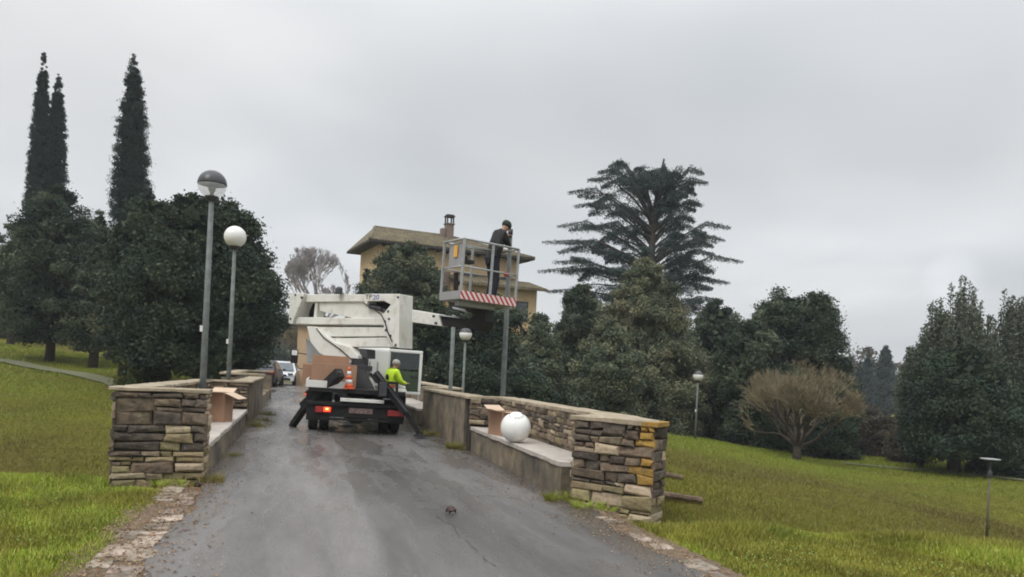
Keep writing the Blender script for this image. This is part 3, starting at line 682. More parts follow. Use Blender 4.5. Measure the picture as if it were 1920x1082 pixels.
# ------------------------------------------------------------------ trees
def cards(P, size, asp, r, up=0.):
    n = len(P); d = r.normal(size=(n, 3)); d[:, 2] = d[:, 2] * (1 - up) + up * 2.0
    d /= np.linalg.norm(d, axis=1)[:, None]; e = r.normal(size=(n, 3)); e -= (e * d).sum(1)[:, None] * d; e /= np.linalg.norm(e, axis=1)[:, None]
    s = (size * r.uniform(.55, 1.45, n))[:, None]; a = d * s * .5; b = e * s * .5 * asp
    V = np.zeros((n, 3, 3)); V[:, 0] = P - a; V[:, 1] = P + b * 1.25 + a * .6; V[:, 2] = P + a - b * .9
    return V
def clump_crown(c, zb, zt, R, prof, ncl, per, leaf, cols, seed, clr=.17, asp=.6, up=.1, ry=1., core=True, sparse_top=0, jit=.2, lean=0):
    bough = ncl < 1000 and leaf < .25
    if bough: ncl, per, clr = int(ncl * .55), int(per * 1.75), clr * 1.3
    leaf = leaf * .84; per = int(per * 1.75); r = np.random.default_rng(seed); H = zt - zb
    pf = np.array([p[0] for p in prof]); pr = np.array([p[1] for p in prof])
    f = r.uniform(0, 1, ncl * 3); w = np.interp(f, pf, pr); f = f[r.uniform(0, 1, ncl * 3) < (w + .12) / 1.12][:ncl]; ncl = len(f)
    th = r.uniform(0, 2 * PI, ncl); rad = np.interp(f, pf, pr) * R * (.45 + .48 * np.sqrt(r.uniform(0, 1, ncl)))
    cc = np.stack([rad * np.cos(th), rad * np.sin(th) * ry, f * H], -1); cc[:, 0] += f * lean
    cr = R * clr * r.uniform(.6, 1.9, ncl) * (.4 + .6 * np.interp(f, pf, pr))
    tcol = np.array(cols)[r.integers(0, len(cols), ncl)] * r.uniform(1 - jit, 1 + jit, (ncl, 1)) * (1 + .22 * vnoise(cc[:, 0] + cc[:, 1] + c[0] * 3, cc[:, 2] * 1.5, 1.1))[:, None]
    k = np.repeat(np.arange(ncl), per); n = len(k)
    if sparse_top: keep = r.uniform(0, 1, n) > sparse_top * f[k] ** 1.5; k = k[keep]; n = len(k)
    d = r.normal(size=(n, 3)); d /= np.linalg.norm(d, axis=1)[:, None]
    q = r.uniform(0, 1, n) ** .45; stray = r.uniform(0, 1, n) < .12; q = np.where(stray, q * 1.5, q)
    P = cc[k] + d * (q * cr[k])[:, None] * np.array([1, 1, .72])
    V = cards(P, leaf, asp, r, up); T = tcol[k] * r.uniform(.8, 1.2, (n, 1))
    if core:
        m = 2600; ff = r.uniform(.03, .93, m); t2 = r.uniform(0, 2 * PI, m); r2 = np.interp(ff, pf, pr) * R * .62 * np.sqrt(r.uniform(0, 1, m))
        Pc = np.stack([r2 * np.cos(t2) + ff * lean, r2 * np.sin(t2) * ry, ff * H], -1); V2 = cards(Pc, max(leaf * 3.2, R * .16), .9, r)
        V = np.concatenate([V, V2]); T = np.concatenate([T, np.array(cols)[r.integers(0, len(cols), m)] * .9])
    V = V + np.array([c[0], c[1], zb]); V[..., 2] = np.maximum(V[..., 2], zb - .5)
    return V, T
def tree(name, c, zg, zb, zt, R, prof, label, cat='tree', group=None, trunk=.2, **k):
    root = empty(name, (0, 0, 0), 0, label, cat, group); root.location = (c[0], c[1], zg)
    V, T = clump_crown((0, 0), zb - zg, zt - zg, R, prof, **k)
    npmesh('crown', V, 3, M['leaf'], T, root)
    mb = MB(); H = zt - zg; rr = random.Random(k['seed'])
    mb.tube([(0, 0, -.3), (.05, 0, H * .2), (-.05, .05, H * .45), (0, 0, H * .85)], [trunk * 1.25, trunk, trunk * .7, trunk * .12], 8)
    for i in range(9):
        z = H * rr.uniform(.18, .6); a = rr.uniform(0, 2 * PI); q = R * rr.uniform(.45, .8)
        mb.tube([(0, 0, z), (math.cos(a) * q * .5, math.sin(a) * q * .5, z + H * .07), (math.cos(a) * q, math.sin(a) * q, z + H * .17)], [trunk * .45, trunk * .28, trunk * .06], 5)
    mb.build('trunk', M['bark'], root, smooth=True)
    return root
ROUND = [(0, .35), (.08, .72), (.25, .97), (.45, 1), (.65, .9), (.82, .66), (.93, .38), (1, .08)]
CONE = [(0, .55), (.1, .85), (.28, 1), (.5, .82), (.7, .55), (.88, .28), (1, .05)]
DOME = [(0, .75), (.12, .95), (.35, 1), (.6, .95), (.8, .8), (.92, .55), (1, .25)]
CYP = [(0, .5), (.06, .8), (.2, .96), (.4, 1), (.6, .92), (.78, .70), (.9, .42), (.97, .2), (1, .05)]
DK = [(.046, .066, .042), (.056, .074, .042), (.036, .056, .040)]
CY = [(.024, .042, .034), (.030, .046, .032), (.020, .036, .030)]
OL = [(.17, .175, .105), (.148, .162, .10), (.19, .18, .11)]
MI = [(.108, .13, .082), (.12, .138, .082), (.094, .12, .082)]
def pxtree(name, px, ytop, hw, Y, zg, kb, prof, label, seed, ncl=230, per=150, leaf=.16, cols=DK, zb=None, **k):
    """tree whose tip is seen at (px, ytop); zb = height of the crown's foot above ground"""
    p = at(px, ytop, Y); R = hw * Y / FPX
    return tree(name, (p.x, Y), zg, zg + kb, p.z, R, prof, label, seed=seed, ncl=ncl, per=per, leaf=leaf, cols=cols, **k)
gz = lambda x, y: float(height(x, y))
# left group
pxtree('cypress_tree', 83, 100, 21, 50, 1.2, 1, CYP, 'tallest dark cypress at far left with a narrow pointed tip', 101, ncl=1300, per=38, leaf=.13, cols=CY, clr=.20, asp=.35, up=.75, jit=.2, trunk=.15)
pxtree('cypress_tree', 110, 140, 24, 51, 1.2, 1, CYP, 'slightly shorter dark cypress grown against the tallest one', 102, ncl=1300, per=38, leaf=.13, cols=CY, clr=.20, asp=.35, up=.75, jit=.2, trunk=.15)
pxtree('cypress_tree', 262, 105, 35, 44, 1.0, 1, CYP, 'single tall dark cypress left of the lamp post, leaning slightly right', 103, ncl=1300, per=38, leaf=.13, cols=CY, clr=.20, asp=.35, up=.75, jit=.2, trunk=.18, lean=-.3)
pxtree('cypress_tree', 188, 393, 26, 41, 1.0, .6, CYP, 'short cypress tip between the round oak and the tall single cypress', 104, ncl=260, per=80, leaf=.14, cols=CY + MI, clr=.34, asp=.35, up=.7, jit=.2)
pxtree('evergreen_tree', 108, 352, 86, 38, .95, 1.0, [(0, .7), (.1, .95), (.35, 1), (.55, .93), (.72, .75), (.86, .52), (.95, .3), (1, .1)], 'rounded evergreen with a clear trunk foot in the meadow at left', 105, ncl=330, per=170, leaf=.13, cols=DK + MI[:1], clr=.15)
pxtree('evergreen_tree', 185, 460, 50, 37, .9, .7, CONE, 'narrow evergreen filling the gap right of the rounded left tree', 106, ncl=200, per=130, leaf=.13, cols=MI + DK, clr=.2)
pxtree('holm_oak', 388, 372, 150, 30, .55, .35, [(0, .6), (.1, .88), (.3, 1), (.5, .97), (.68, .86), (.82, .70), (.93, .5), (1, .25)], 'broad dark holm oak behind the two lamp posts at left', 107, ncl=620, per=150, leaf=.14, cols=DK, clr=.10, sparse_top=.6, asp=.7)
pxtree('holm_oak', 300, 362, 90, 33, .7, .4, DOME, 'upright holm oak between the single cypress and the lamp posts', 108, ncl=330, per=150, leaf=.14, cols=DK, clr=.12, sparse_top=.65, asp=.7)
pxtree('evergreen_tree', 245, 400, 50, 34, .7, .4, CONE, 'olive brown evergreen below the single tall cypress', 109, ncl=260, per=140, leaf=.12, cols=MI + OL[:1], clr=.16)
pxtree('evergreen_tree', 30, 415, 42, 46, 1.3, 1.5, DOME, 'thin loose evergreen at the far left edge with sky between its leaves', 110, ncl=110, per=60, leaf=.2, cols=MI, clr=.2, core=False)
# centre group
pxtree('holm_oak', 765, 452, 92, 41, -.5, 1, [(0, .8), (.2, 1), (.5, .95), (.7, .84), (.85, .62), (.95, .4), (1, .15)], 'brown green oak covering the left half of the ochre house', 111, ncl=420, per=150, leaf=.14, cols=MI + OL[:1] + DK[:1], clr=.13, sparse_top=.25)
pxtree('holm_oak', 700, 505, 42, 43, -.4, .8, DOME, 'low oak in front of the left corner of the ochre house', 112, ncl=160, per=120, leaf=.14, cols=MI + DK, clr=.2, sparse_top=.5)
pxtree('evergreen_tree', 905, 552, 100, 38, -1.2, .3, DOME, 'dark evergreen behind the work platform', 113, ncl=380, per=150, leaf=.14, cols=DK + MI[:1], clr=.13)
pxtree('evergreen_tree', 812, 560, 70, 33, -1.2, .2, DOME, 'dark evergreen right behind the lifting arm of the truck', 114, ncl=280, per=140, leaf=.13, cols=DK + MI[:1], clr=.15)
pxtree('evergreen_tree', 1012, 588, 66, 35, -1.75, .2, CONE, 'slim mid green evergreen right of the bare lamp pole', 115, ncl=280, per=150, leaf=.12, cols=MI, clr=.16)
pxtree('evergreen_tree', 1088, 530, 66, 41, -1.9, .3, ROUND, 'evergreen with a rounded tip in front of the cedar at left', 116, ncl=320, per=150, leaf=.13, cols=MI + DK[:1], clr=.15)
pxtree('evergreen_tree', 1215, 490, 128, 38, -1.85, .25, [(0, .85), (.12, 1), (.35, .98), (.55, .84), (.72, .64), (.86, .44), (.95, .28), (1, .08)], 'large olive grey conical evergreen in front of the cedar', 117, ncl=620, per=170, leaf=.12, cols=OL + MI[:1], clr=.10, jit=.18)
pxtree('evergreen_tree', 1140, 600, 70, 34, -1.8, .2, ROUND, 'lower grey green evergreen left of the large olive conical one', 118, ncl=280, per=150, leaf=.12, cols=MI + OL[:1], clr=.15)
pxtree('evergreen_tree', 1345, 568, 60, 43, -2.1, .3, DOME, 'dark evergreen between the olive conical tree and the domed tree', 119, ncl=260, per=140, leaf=.15, cols=DK + MI[:1], clr=.17)
pxtree('holm_oak', 1495, 545, 112, 39, -2.0, .3, [(0, .8), (.15, 1), (.4, 1), (.6, .93), (.78, .78), (.9, .6), (.97, .42), (1, .25)], 'wide domed dark evergreen behind the bare tree', 120, ncl=560, per=160, leaf=.14, cols=MI[:1] + DK + [(.045, .058, .035)], clr=.11, sparse_top=.2, up=.35)
pxtree('evergreen_tree', 1405, 600, 66, 37, -1.95, .2, DOME, 'dark evergreen at the left flank of the domed tree', 121, ncl=260, per=140, leaf=.14, cols=DK + MI[:1], clr=.17)
pxtree('holm_oak', 1800, 655, 104, 31, -1.9, .7, [(0, .75), (.12, .95), (.35, 1), (.6, .92), (.8, .7), (.93, .4), (1, .2)], 'dark evergreen at right standing on a visible trunk', 122, ncl=460, per=160, leaf=.13, cols=DK, clr=.12, sparse_top=.3)
pxtree('holm_oak', 1905, 665, 80, 33, -1.9, .4, DOME, 'dark brown evergreen at the right edge of the meadow', 123, ncl=300, per=150, leaf=.13, cols=DK + MI[:1], clr=.15)
# loose upright crowns of the two spiky trees: vertical sprays
def spiky(px, ytop, hw, Y, zg, label, seed, n=60):
    r = np.random.default_rng(seed); p = at(px, ytop, Y); R = hw * Y / FPX; root = empty('evergreen_tree', (p.x, Y, zg), 0, label, 'tree'); H = p.z - zg
    Vs = []; Ts = []; mb = MB(); rr = random.Random(seed)
    for i in range(n):
        a = rr.uniform(0, 2 * PI); q = R * math.sqrt(rr.random()); top = H * (1 - .42 * (q / R) ** 1.6) * rr.uniform(.80, 1.0); x, y = q * math.cos(a), q * math.sin(a)
        b = Vector((x * .45, y * .45, H * .3)); c = Vector((x, y, top)); mid = b.lerp(c, .5) + Vector((x * .2, y * .2, 0))
        mb.tube([b, mid, c], [.05, .03, .008], 4)
        m = 400; f = r.uniform(.15, 1, m); P = np.array([(b.lerp(mid, ff * 2) if ff < .5 else mid.lerp(c, ff * 2 - 1)) for ff in f]) + r.normal(0, .24, (m, 3)) * (1.15 - f)[:, None] * np.array([1.3, 1.3, .8])
        Vs.append(cards(P, .11, .5, r, .5)); Ts.append(np.array([(.095, .115, .08), (.075, .095, .07), (.125, .14, .10)])[r.integers(0, 3, m)])
    npmesh('crown', np.concatenate(Vs), 3, M['leaf'], np.concatenate(Ts), root)
    mb.tube([(0, 0, -.2), (0, 0, H * .35), (0, 0, H * .7)], [.16, .12, .04], 7); mb.build('trunk', M['bark'], root, smooth=True)
spiky(1800, 505, 78, 32, -1.9, 'spiky grey tree with upright sprays and sky showing between its leaves', 131, 150)
spiky(1898, 512, 48, 33, -1.9, 'second spiky grey tree with upright sprays at the right edge of the picture', 132, 80)
spiky(1738, 590, 48, 32.5, -1.9, 'lower spiky grey tree on the left flank of the upright ones', 133, 50)
# understory
def bush(px, ytop, hw, Y, zg, label, seed, cols, leaf=.12, core=True, per=130, ncl=150):
    p = at(px, ytop, Y); R = hw * Y / FPX; root = empty('bush', (p.x, Y, zg), 0, label, 'bush', 'bushes below the trees')
    V, T = clump_crown((0, 0), -.1, p.z - zg, R, DOME, ncl=ncl, per=per, leaf=leaf, cols=cols, seed=seed, clr=.2, core=core)
    npmesh('crown', V, 3, M['leaf'], T, root); mb = MB(); mb.tube([(0, 0, -.2), (0, 0, (p.z - zg) * .6)], [.06, .02], 5); mb.build('trunk', M['bark'], root)
BR = [(.09, .075, .055), (.075, .065, .05), (.10, .085, .06)]
for k, (px, yt, hw, Y, lb, cc) in enumerate([(1255, 745, 55, 40, 'dark bush left of the small park lamp', DK), (1345, 735, 60, 41, 'dark bush right of the small park lamp', DK), (1440, 770, 55, 37.5, 'dark bush behind the bare tree, left side', DK), (1545, 775, 60, 36, 'dark bush behind the bare tree, right side', DK),
      (1655, 785, 50, 40, 'brown leafless looking bush in the gap between the domed and the spiky trees', BR), (1622, 760, 36, 46, 'brown bush deep in the gap behind the domed tree', BR), (1702, 800, 34, 36, 'brown bush at the left foot of the spiky trees', BR), (1130, 745, 70, 36, 'dark bush below the grey green evergreen behind the right wall', DK),
      (985, 700, 60, 33, 'dark bush behind the bench wall right of the bare lamp pole', DK), (890, 690, 60, 30, 'dark bush behind the right plain wall', DK), (780, 655, 60, 34, 'mid green bush seen through the open truck door', [(.05, .085, .03), (.04, .07, .03)]), (270, 640, 40, 31, 'pale green bush at the foot of the left holm oak', [(.09, .11, .03), (.07, .09, .03)]),
      (20, 560, 45, 52, 'reddish brown bush at the left edge below the thin tree', BR), (430, 650, 42, 31, 'dark low bush behind the left wall and lamp posts', DK), (1880, 800, 60, 31, 'dark bush at the foot of the right edge trees', DK)]):
    p = at(px, yt, Y); bush(px, yt, hw, Y, gz(p.x, Y), lb, 200 + k, cc)
# far trees, with haze put into their leaf colour
for k, (px, yt, hw, Y, lb) in enumerate([(1628, 668, 9, 100, 'thin far cypress in the gap, leftmost'), (1613, 690, 10, 95, 'far cypress half hidden by the domed tree'), (1662, 650, 17, 90, 'widest far cypress beside the spiky trees'), (1648, 700, 12, 105, 'low far cypress in the middle of the gap')]):
    pxtree('cypress_tree', px, yt, hw * .95, Y, -2.4, .3, CYP, lb, 140 + k, ncl=200, per=90, leaf=.26, cols=[(.06, .085, .08)], clr=.35, asp=.35, up=.7, group='far cypresses in the misty gap')
# distant woods closing the horizon
r = np.random.default_rng(77); Vs = []; Ts = []
for k in range(130):
    a = -1.0 + 2.0 * k / 130; Y = r.uniform(115, 160); X = a * Y; H = r.uniform(5, 8) + (2 if a > .1 else 0)
    V, T = clump_crown((X, Y), gz(X, Y) - .5, gz(X, Y) + H, r.uniform(4, 6), DOME, 40, 40, .7, MI + BR, 500 + k, clr=.25, core=False); Vs.append(V); Ts.append(T)
tag(npmesh('distant_wood', np.concatenate(Vs), 3, M['leaf'], np.concatenate(Ts)), 'far hazy belt of mixed trees closing the horizon', 'wood', kind='stuff')

# cedar
def cedar():
    Yc = 55; rr = random.Random(5); r = np.random.default_rng(5)
    b = at(1222, 520, Yc); X0 = b.x; zg = -1.2; root = empty('cedar_tree', (X0, Yc, zg), 0, 'tall layered cedar with long drooping level branches rising above the other trees', 'tree')
    top = at(1245, 297, Yc); loc = lambda v: Vector((v.x - X0, v.y - Yc, v.z - zg))
    tr = [loc(Vector((X0, Yc, zg - .5))), loc(at(1218, 560, Yc)), loc(at(1222, 470, Yc)), loc(at(1226, 400, Yc)), loc(at(1236, 340, Yc)), loc(top)]
    mb = MB(); mb.tube(tr, [.42, .34, .26, .18, .1, .02], 8)
    def trunk_at(z):
        for a, c in zip(tr[:-1], tr[1:]):
            if a.z <= z <= c.z: return a.lerp(c, (z - a.z) / (c.z - a.z))
        return tr[-1]
    Vs = []; Ts = []
    def foliage(pts, w0, dens):
        n = int(dens * 2.2); f = .22 + .78 * r.beta(1.7, 1.5, n); Pp = []
        m = len(pts) - 1
        for ff in f:
            i = min(int(ff * m), m - 1); Pp.append(pts[i].lerp(pts[i + 1], ff * m - i))
        Pp = np.array(Pp); d = (pts[-1] - pts[0]); d.z = 0; d.normalize(); side = np.array([-d.y, d.x, 0])
        w = w0 * np.sin(np.clip(f, 0, 1) * PI * .88 + .2)
        Pp = Pp + side * (r.normal(0, .55, n) * w)[:, None]; Pp[:, 2] += (r.uniform(-1, .25, n) * .34 - np.abs(r.normal(0, .12, n))) * (1.35 - f) + r.normal(0, .03, n)
        V = cards(Pp, .15, .3, r, .0); Vs.append(V)
        Ts.append(np.array([(.045, .072, .066), (.055, .08, .07), (.036, .058, .056)])[r.integers(0, 3, n)] * rr.uniform(.8, 1.25))
    def branch(tip, zs, dens=900, w0=1.3, sub=2):
        a = trunk_at(zs); L_ = (tip - a); m1 = a + L_ * .30 + Vector((0, 0, L_.z * .30)); m2 = a + L_ * .68 + Vector((0, 0, L_.z * .36 + L_.length * .035 + rr.uniform(-.1, .2)))
        pts = [a, m1, m2, tip]; mb.tube(pts, [.11, .075, .04, .01], 5); foliage(pts, w0, dens)
        for k in range(sub):
            f = rr.uniform(.4, .75); p = m1.lerp(m2, f); q = p + Vector((L_.x * rr.uniform(.12, .3), rr.uniform(-1.6, 1.6), rr.uniform(-.6, .35))); mb.tube([p, p.lerp(q, .5) + Vector((0, 0, .12)), q], [.035, .02, .006], 4)
            foliage([p, p.lerp(q, .5) + Vector((0, 0, .12)), q], w0 * .6, dens * .4)
    tips = [(1140, 312, 400), (1120, 322, 420), (1101, 336, 420), (1063, 360, 440), (1075, 385, 455), (1090, 425, 470), (1044, 424, 490), (1058, 455, 500), (1015, 453, 515), (1035, 490, 530), (1008, 508, 545), (1062, 505, 540), (1020, 545, 570), (1110, 470, 500),
            (1190, 315, 370), (1165, 345, 400), (1275, 325, 370), (1321, 325, 400), (1328, 342, 415), (1290, 362, 420), (1318, 385, 440), (1304, 415, 460), (1285, 440, 470), (1371, 426, 490), (1360, 450, 500), (1341, 476, 520), (1394, 490, 535), (1370, 530, 560), (1330, 520, 550), (1357, 563, 590), (1300, 490, 520), (1130, 560, 590), (1090, 585, 600), (1150, 400, 450), (1262, 345, 380), (1255, 380, 420), (1160, 525, 550), (1250, 318, 345), (1215, 322, 350)]
    for (x, y, ys) in tips:
        for q_ in range(2):
            xx = 1222 + (x - 1222) * rr.uniform(.45, .85); branch(loc(at(xx, y + rr.uniform(-4, 30), Yc + rr.uniform(-3, 3))), loc(at(1222, ys + rr.uniform(-10, 12), Yc)).z, dens=210, w0=.8, sub=1)
        Yt = Yc + rr.uniform(-2.2, 2.2); branch(loc(at(x, y, Yt)), loc(at(1222, ys, Yc)).z, dens=560, w0=.95)
    for k in range(12):  # towards and away from the viewer
        z = rr.uniform(.40, .85); H = tr[-1].z; Rr = 6.6 * (1 - z) ** .75 + 1.0; sg = rr.choice((-1, 1)); a = sg * PI / 2 + rr.uniform(-.9, .9)
        branch(Vector((math.cos(a) * Rr, math.sin(a) * Rr, z * H + .3)), z * H - 1.0, dens=420, w0=1.0, sub=1)
    foliage([tr[-2], tr[-1]], .35, 260)
    npmesh('crown', np.concatenate(Vs), 3, M['leaf'], np.concatenate(Ts), root); mb.build('trunk', M['bark'], root, smooth=True)
cedar()

# bare trees
def bare(px, base_y, top_y, hw, Y, zg, label, seed, m, trunk=.14, lv=6, spread=1.0, thin=.006, split=3, flat=.75, name='bare_tree', fork=.22):
    p = at(px, top_y, Y); H = p.z - zg; R = hw * Y / FPX; rr = random.Random(seed); X = p.x
    root = empty(name, (X, Y, zg), 0, label, 'tree'); mb = MB(); tw = MB()
    def grow(a, d, l, rad, k):
        b = a + d * l
        mid = a.lerp(b, .5) + Vector((rr.uniform(-1, 1), rr.uniform(-1, 1), rr.uniform(-1, 1))) * l * .06
        (mb if rad > .022 else tw).tube([a, mid, b], [rad, rad * .85, rad * .68], 6 if rad > .05 else 3, cap=False)
        if k == 0: return
        n = split if rr.random() < .75 else split + 1
        for i in range(n):
            ax = Vector((rr.gauss(0, 1), rr.gauss(0, 1), rr.gauss(0, .6))).normalized()
            nd = (d + ax * spread * rr.uniform(.35, .75) + Vector((0, 0, .10))).normalized()
            q = b + nd * l * .78; e = math.hypot(q.x / R, q.y / R) ** 2 + ((q.z - H * .55) / (H * .5)) ** 2
            if e > 1.15: nd = (nd * .6 + Vector((0, 0, .5))).normalized(); 
            grow(b, nd, l * rr.uniform(.66, .86) * (.6 if e > 1 else 1), max(rad * .62, thin), k - 1)
    h0 = H * fork; mb.tube([(0, 0, -.2), (0, .02, h0 * .5), (0, 0, h0)], [trunk * 1.2, trunk, trunk * .95], 9)
    nb = 6 if flat < 1 else 9
    for i in range(nb):
        a = 2 * PI * i / nb + rr.uniform(-.3, .3); el = rr.uniform(.45, 1.35) if flat < 1 else rr.uniform(.35, 1.3); d = Vector((math.cos(a) * math.cos(el), math.sin(a) * math.cos(el), math.sin(el)))
        grow(Vector((0, 0, h0 * rr.uniform(.85, 1.02))), d, max(R * .33, H * (1 - fork) * .25), trunk * .5, lv)
    mb.build('trunk', M['bark'] if m is M['twig'] else m, root, smooth=True); tw.build('twigs', m, root)
bare(1503, 862, 668, 116, 32, gz(at(1503, 800, 32).x, 32), 'small leafless tree with a dense round head of tan twigs on the right meadow', 61, M['twig'], .17, 6, .85, .0038, fork=.14, flat=1)
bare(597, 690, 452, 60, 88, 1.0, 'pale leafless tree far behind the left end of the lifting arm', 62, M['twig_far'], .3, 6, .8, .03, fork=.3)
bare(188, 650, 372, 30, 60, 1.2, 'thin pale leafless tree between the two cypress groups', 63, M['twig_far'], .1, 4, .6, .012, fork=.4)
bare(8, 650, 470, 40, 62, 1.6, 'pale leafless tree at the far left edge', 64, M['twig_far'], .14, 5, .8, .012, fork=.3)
bare(572, 700, 585, 42, 54, 0.3, 'brown leafless bushy tree behind the wing mirror of the truck', 65, M['twig'], .1, 5, .9, .010, fork=.35)

# ------------------------------------------------------------------ house
def house():
    rz = math.radians(25); zg = -.3
    root = empty('house', (-5.93, 57.16, zg), rz, 'ochre villa with a tiled hipped roof and a chimney behind the trees', 'house')
    Wd, Dp = 10.9, 5.4; ze = 10.7; ov = .9
    mb = MB(); mb.box((0, 0, ze / 2), (Wd, Dp, ze)); mb.build('wall', M['housewall'], root)
    zr = ze + 1.25; x0, x1, y0, y1 = -Wd / 2 - ov, Wd / 2 + ov, -Dp / 2 - ov, Dp / 2 + ov
    r0, r1 = Vector((x0 + 1.2, 0, zr)), Vector((x0 + 7.0, 0, zr))
    e = [Vector((x0, y0, ze - .25)), Vector((x1, y0, ze - .25)), Vector((x1, y1, ze - .25)), Vector((x0, y1, ze - .25))]
    mb = MB(); mb.add(e + [r0, r1], [(0, 1, 5, 4), (1, 2, 5), (2, 3, 4, 5), (3, 0, 4), (3, 2, 1, 0)]); rf = mb.build('roof', [M['rooftile']], root)
    # tile ribs running down the two front planes and the hips
    mb = MB(); n = 60
    for i in range(n):
        f = (i + .5) / n; a = e[0].lerp(e[1], f); x = a.x
        if x < r0.x: g_ = (x - x0) / (r0.x - x0); t = Vector((x, y0 + (0 - y0) * g_, e[0].z + (zr - e[0].z) * g_))
        elif x > r1.x: g_ = (x1 - x) / (x1 - r1.x); t = Vector((x, y0 * (1 - g_), e[0].z + (zr - e[0].z) * g_))
        else: t = Vector((x, 0, zr))
        mb.tube([a + Vector((0, 0, .02)), t + Vector((0, 0, .02))], .055, 5)
    for a, b in ((e[0], r0), (e[1], r1), (r0, r1)): mb.tube([a, b], .11, 6)
    tb = mb.build('tile_rows', M['rooftile'], rf); tb['kind'] = 'stuff'
    mb = MB(); mb.box(((x0 + x1) / 2, (y0 + y1) / 2, ze - .34), (x1 - x0, y1 - y0, .14)); mb.build('eaves', M['soffit'], root)
    for i in range(16):
        x = x0 + .4 + i * (x1 - x0 - .8) / 15
        mb = MB(); mb.box((x, y0 + .55, ze - .47), (.1, .9, .13)); mb.build('rafter_end', M['soffit'], root)
    # windows
    for i, x in enumerate((-4.1, -1.2, 1.5, 4.1)):
        for z in (2.0, 5.0, 8.1):
            mb = MB(); mb.box((x, -Dp / 2 - .02, z), (1.15, .1, 1.5)); w = mb.build('window', M['soffit'], root)
            mb = MB(); mb.box((x, -Dp / 2 - .06, z), (.95, .05, 1.3)); mb.build('pane', M['glass'], w)
            mb = MB(); mb.box((x, -Dp / 2 - .1, z - .82), (1.35, .25, .08)); mb.build('sill', M['cement'], w)
            for sg in (-1, 1):
                mb = MB(); mb.box((x + sg * .86, -Dp / 2 - .045, z), (.5, .06, 1.5)); mb.build('shutter', M['chim'], w)
    mb = MB(); mb.tube([(-Wd / 2 + 1.0, -Dp / 2 - .08, 0), (-Wd / 2 + 1.0, -Dp / 2 - .08, ze - .4)], .07, 8); mb.build('downpipe', mat('copper_pipe', (.25, .10, .06), None, 5, .6), root)
    # chimney
    cx = r1.x - .15; mb = MB(); mb.box((cx, -.4, zr + .05), (.58, .58, 1.5)); mb.box((cx - .5, -.4, zr - .1), (.32, .45, 1.1)); mb.box((cx, -.4, zr + .84), (.72, .72, .08)); ch = mb.build('chimney', M['chim'], root, bevel=.02)
    mb = MB()
    for sx in (-1, 1):
        for sy in (-1, 1): mb.box((cx + sx * .24, -.4 + sy * .24, zr + 1.12), (.09, .09, .5))
    mb.box((cx, -.4, zr + 1.41), (.68, .68, .08)); mb.box((cx, -.4, zr + 1.5), (.55, .55, .09)); mb.build('chimney_cap', M['soffit'], ch)
    # low wing
    mb = MB(); mb.box((3.0, -4.0, 3.9), (5.6, 2.6, 7.8)); mb.build('wing_wall', M['housewall'], root)
    mb = MB(); a = [(-.2, -6.0, 7.7), (6.4, -6.0, 7.7), (6.4, -2.72, 8.5), (-.2, -2.72, 8.5)]; mb.prism(a, (0, 0, .12)); mb.build('wing_roof', M['rooftile'], root)
    mb = MB()
    for i in range(28):
        x = -.1 + i * .235; mb.tube([(x, -6.0, 7.85), (x, -2.74, 8.65)], .06, 5)
    q = mb.build('tile_rows', M['rooftile'], root); q['kind'] = 'stuff'
    for x in (1.4, 4.6):
        mb = MB(); mb.box((x, -5.32, 6.2), (1.0, .08, 1.4)); w = mb.build('window', M['soffit'], root); mb = MB(); mb.box((x, -5.37, 6.2), (.8, .05, 1.2)); mb.build('pane', M['glass'], w)
house()
# small cream building at the road end
p = at(600, 715, 47); root = empty('gatehouse', (p.x, 47, 0), .12, 'cream rendered low building seen left of the cardboard boxes on the truck', 'building')
mb = MB(); mb.box((0, 1.5, 1.9), (3.0, 3, 3.9)); mb.build('wall', M['cream'], root)
mb = MB(); mb.prism([(-1.7, -.3, 3.86), (1.7, -.3, 3.86), (0, -.3, 4.5)], (0, 3.6, 0)); mb.build('roof', M['rooftile'], root)
mb = MB(); mb.box((.5, -.02, 1.2), (.9, .08, 2.1)); mb.build('door', M['soffit'], root)

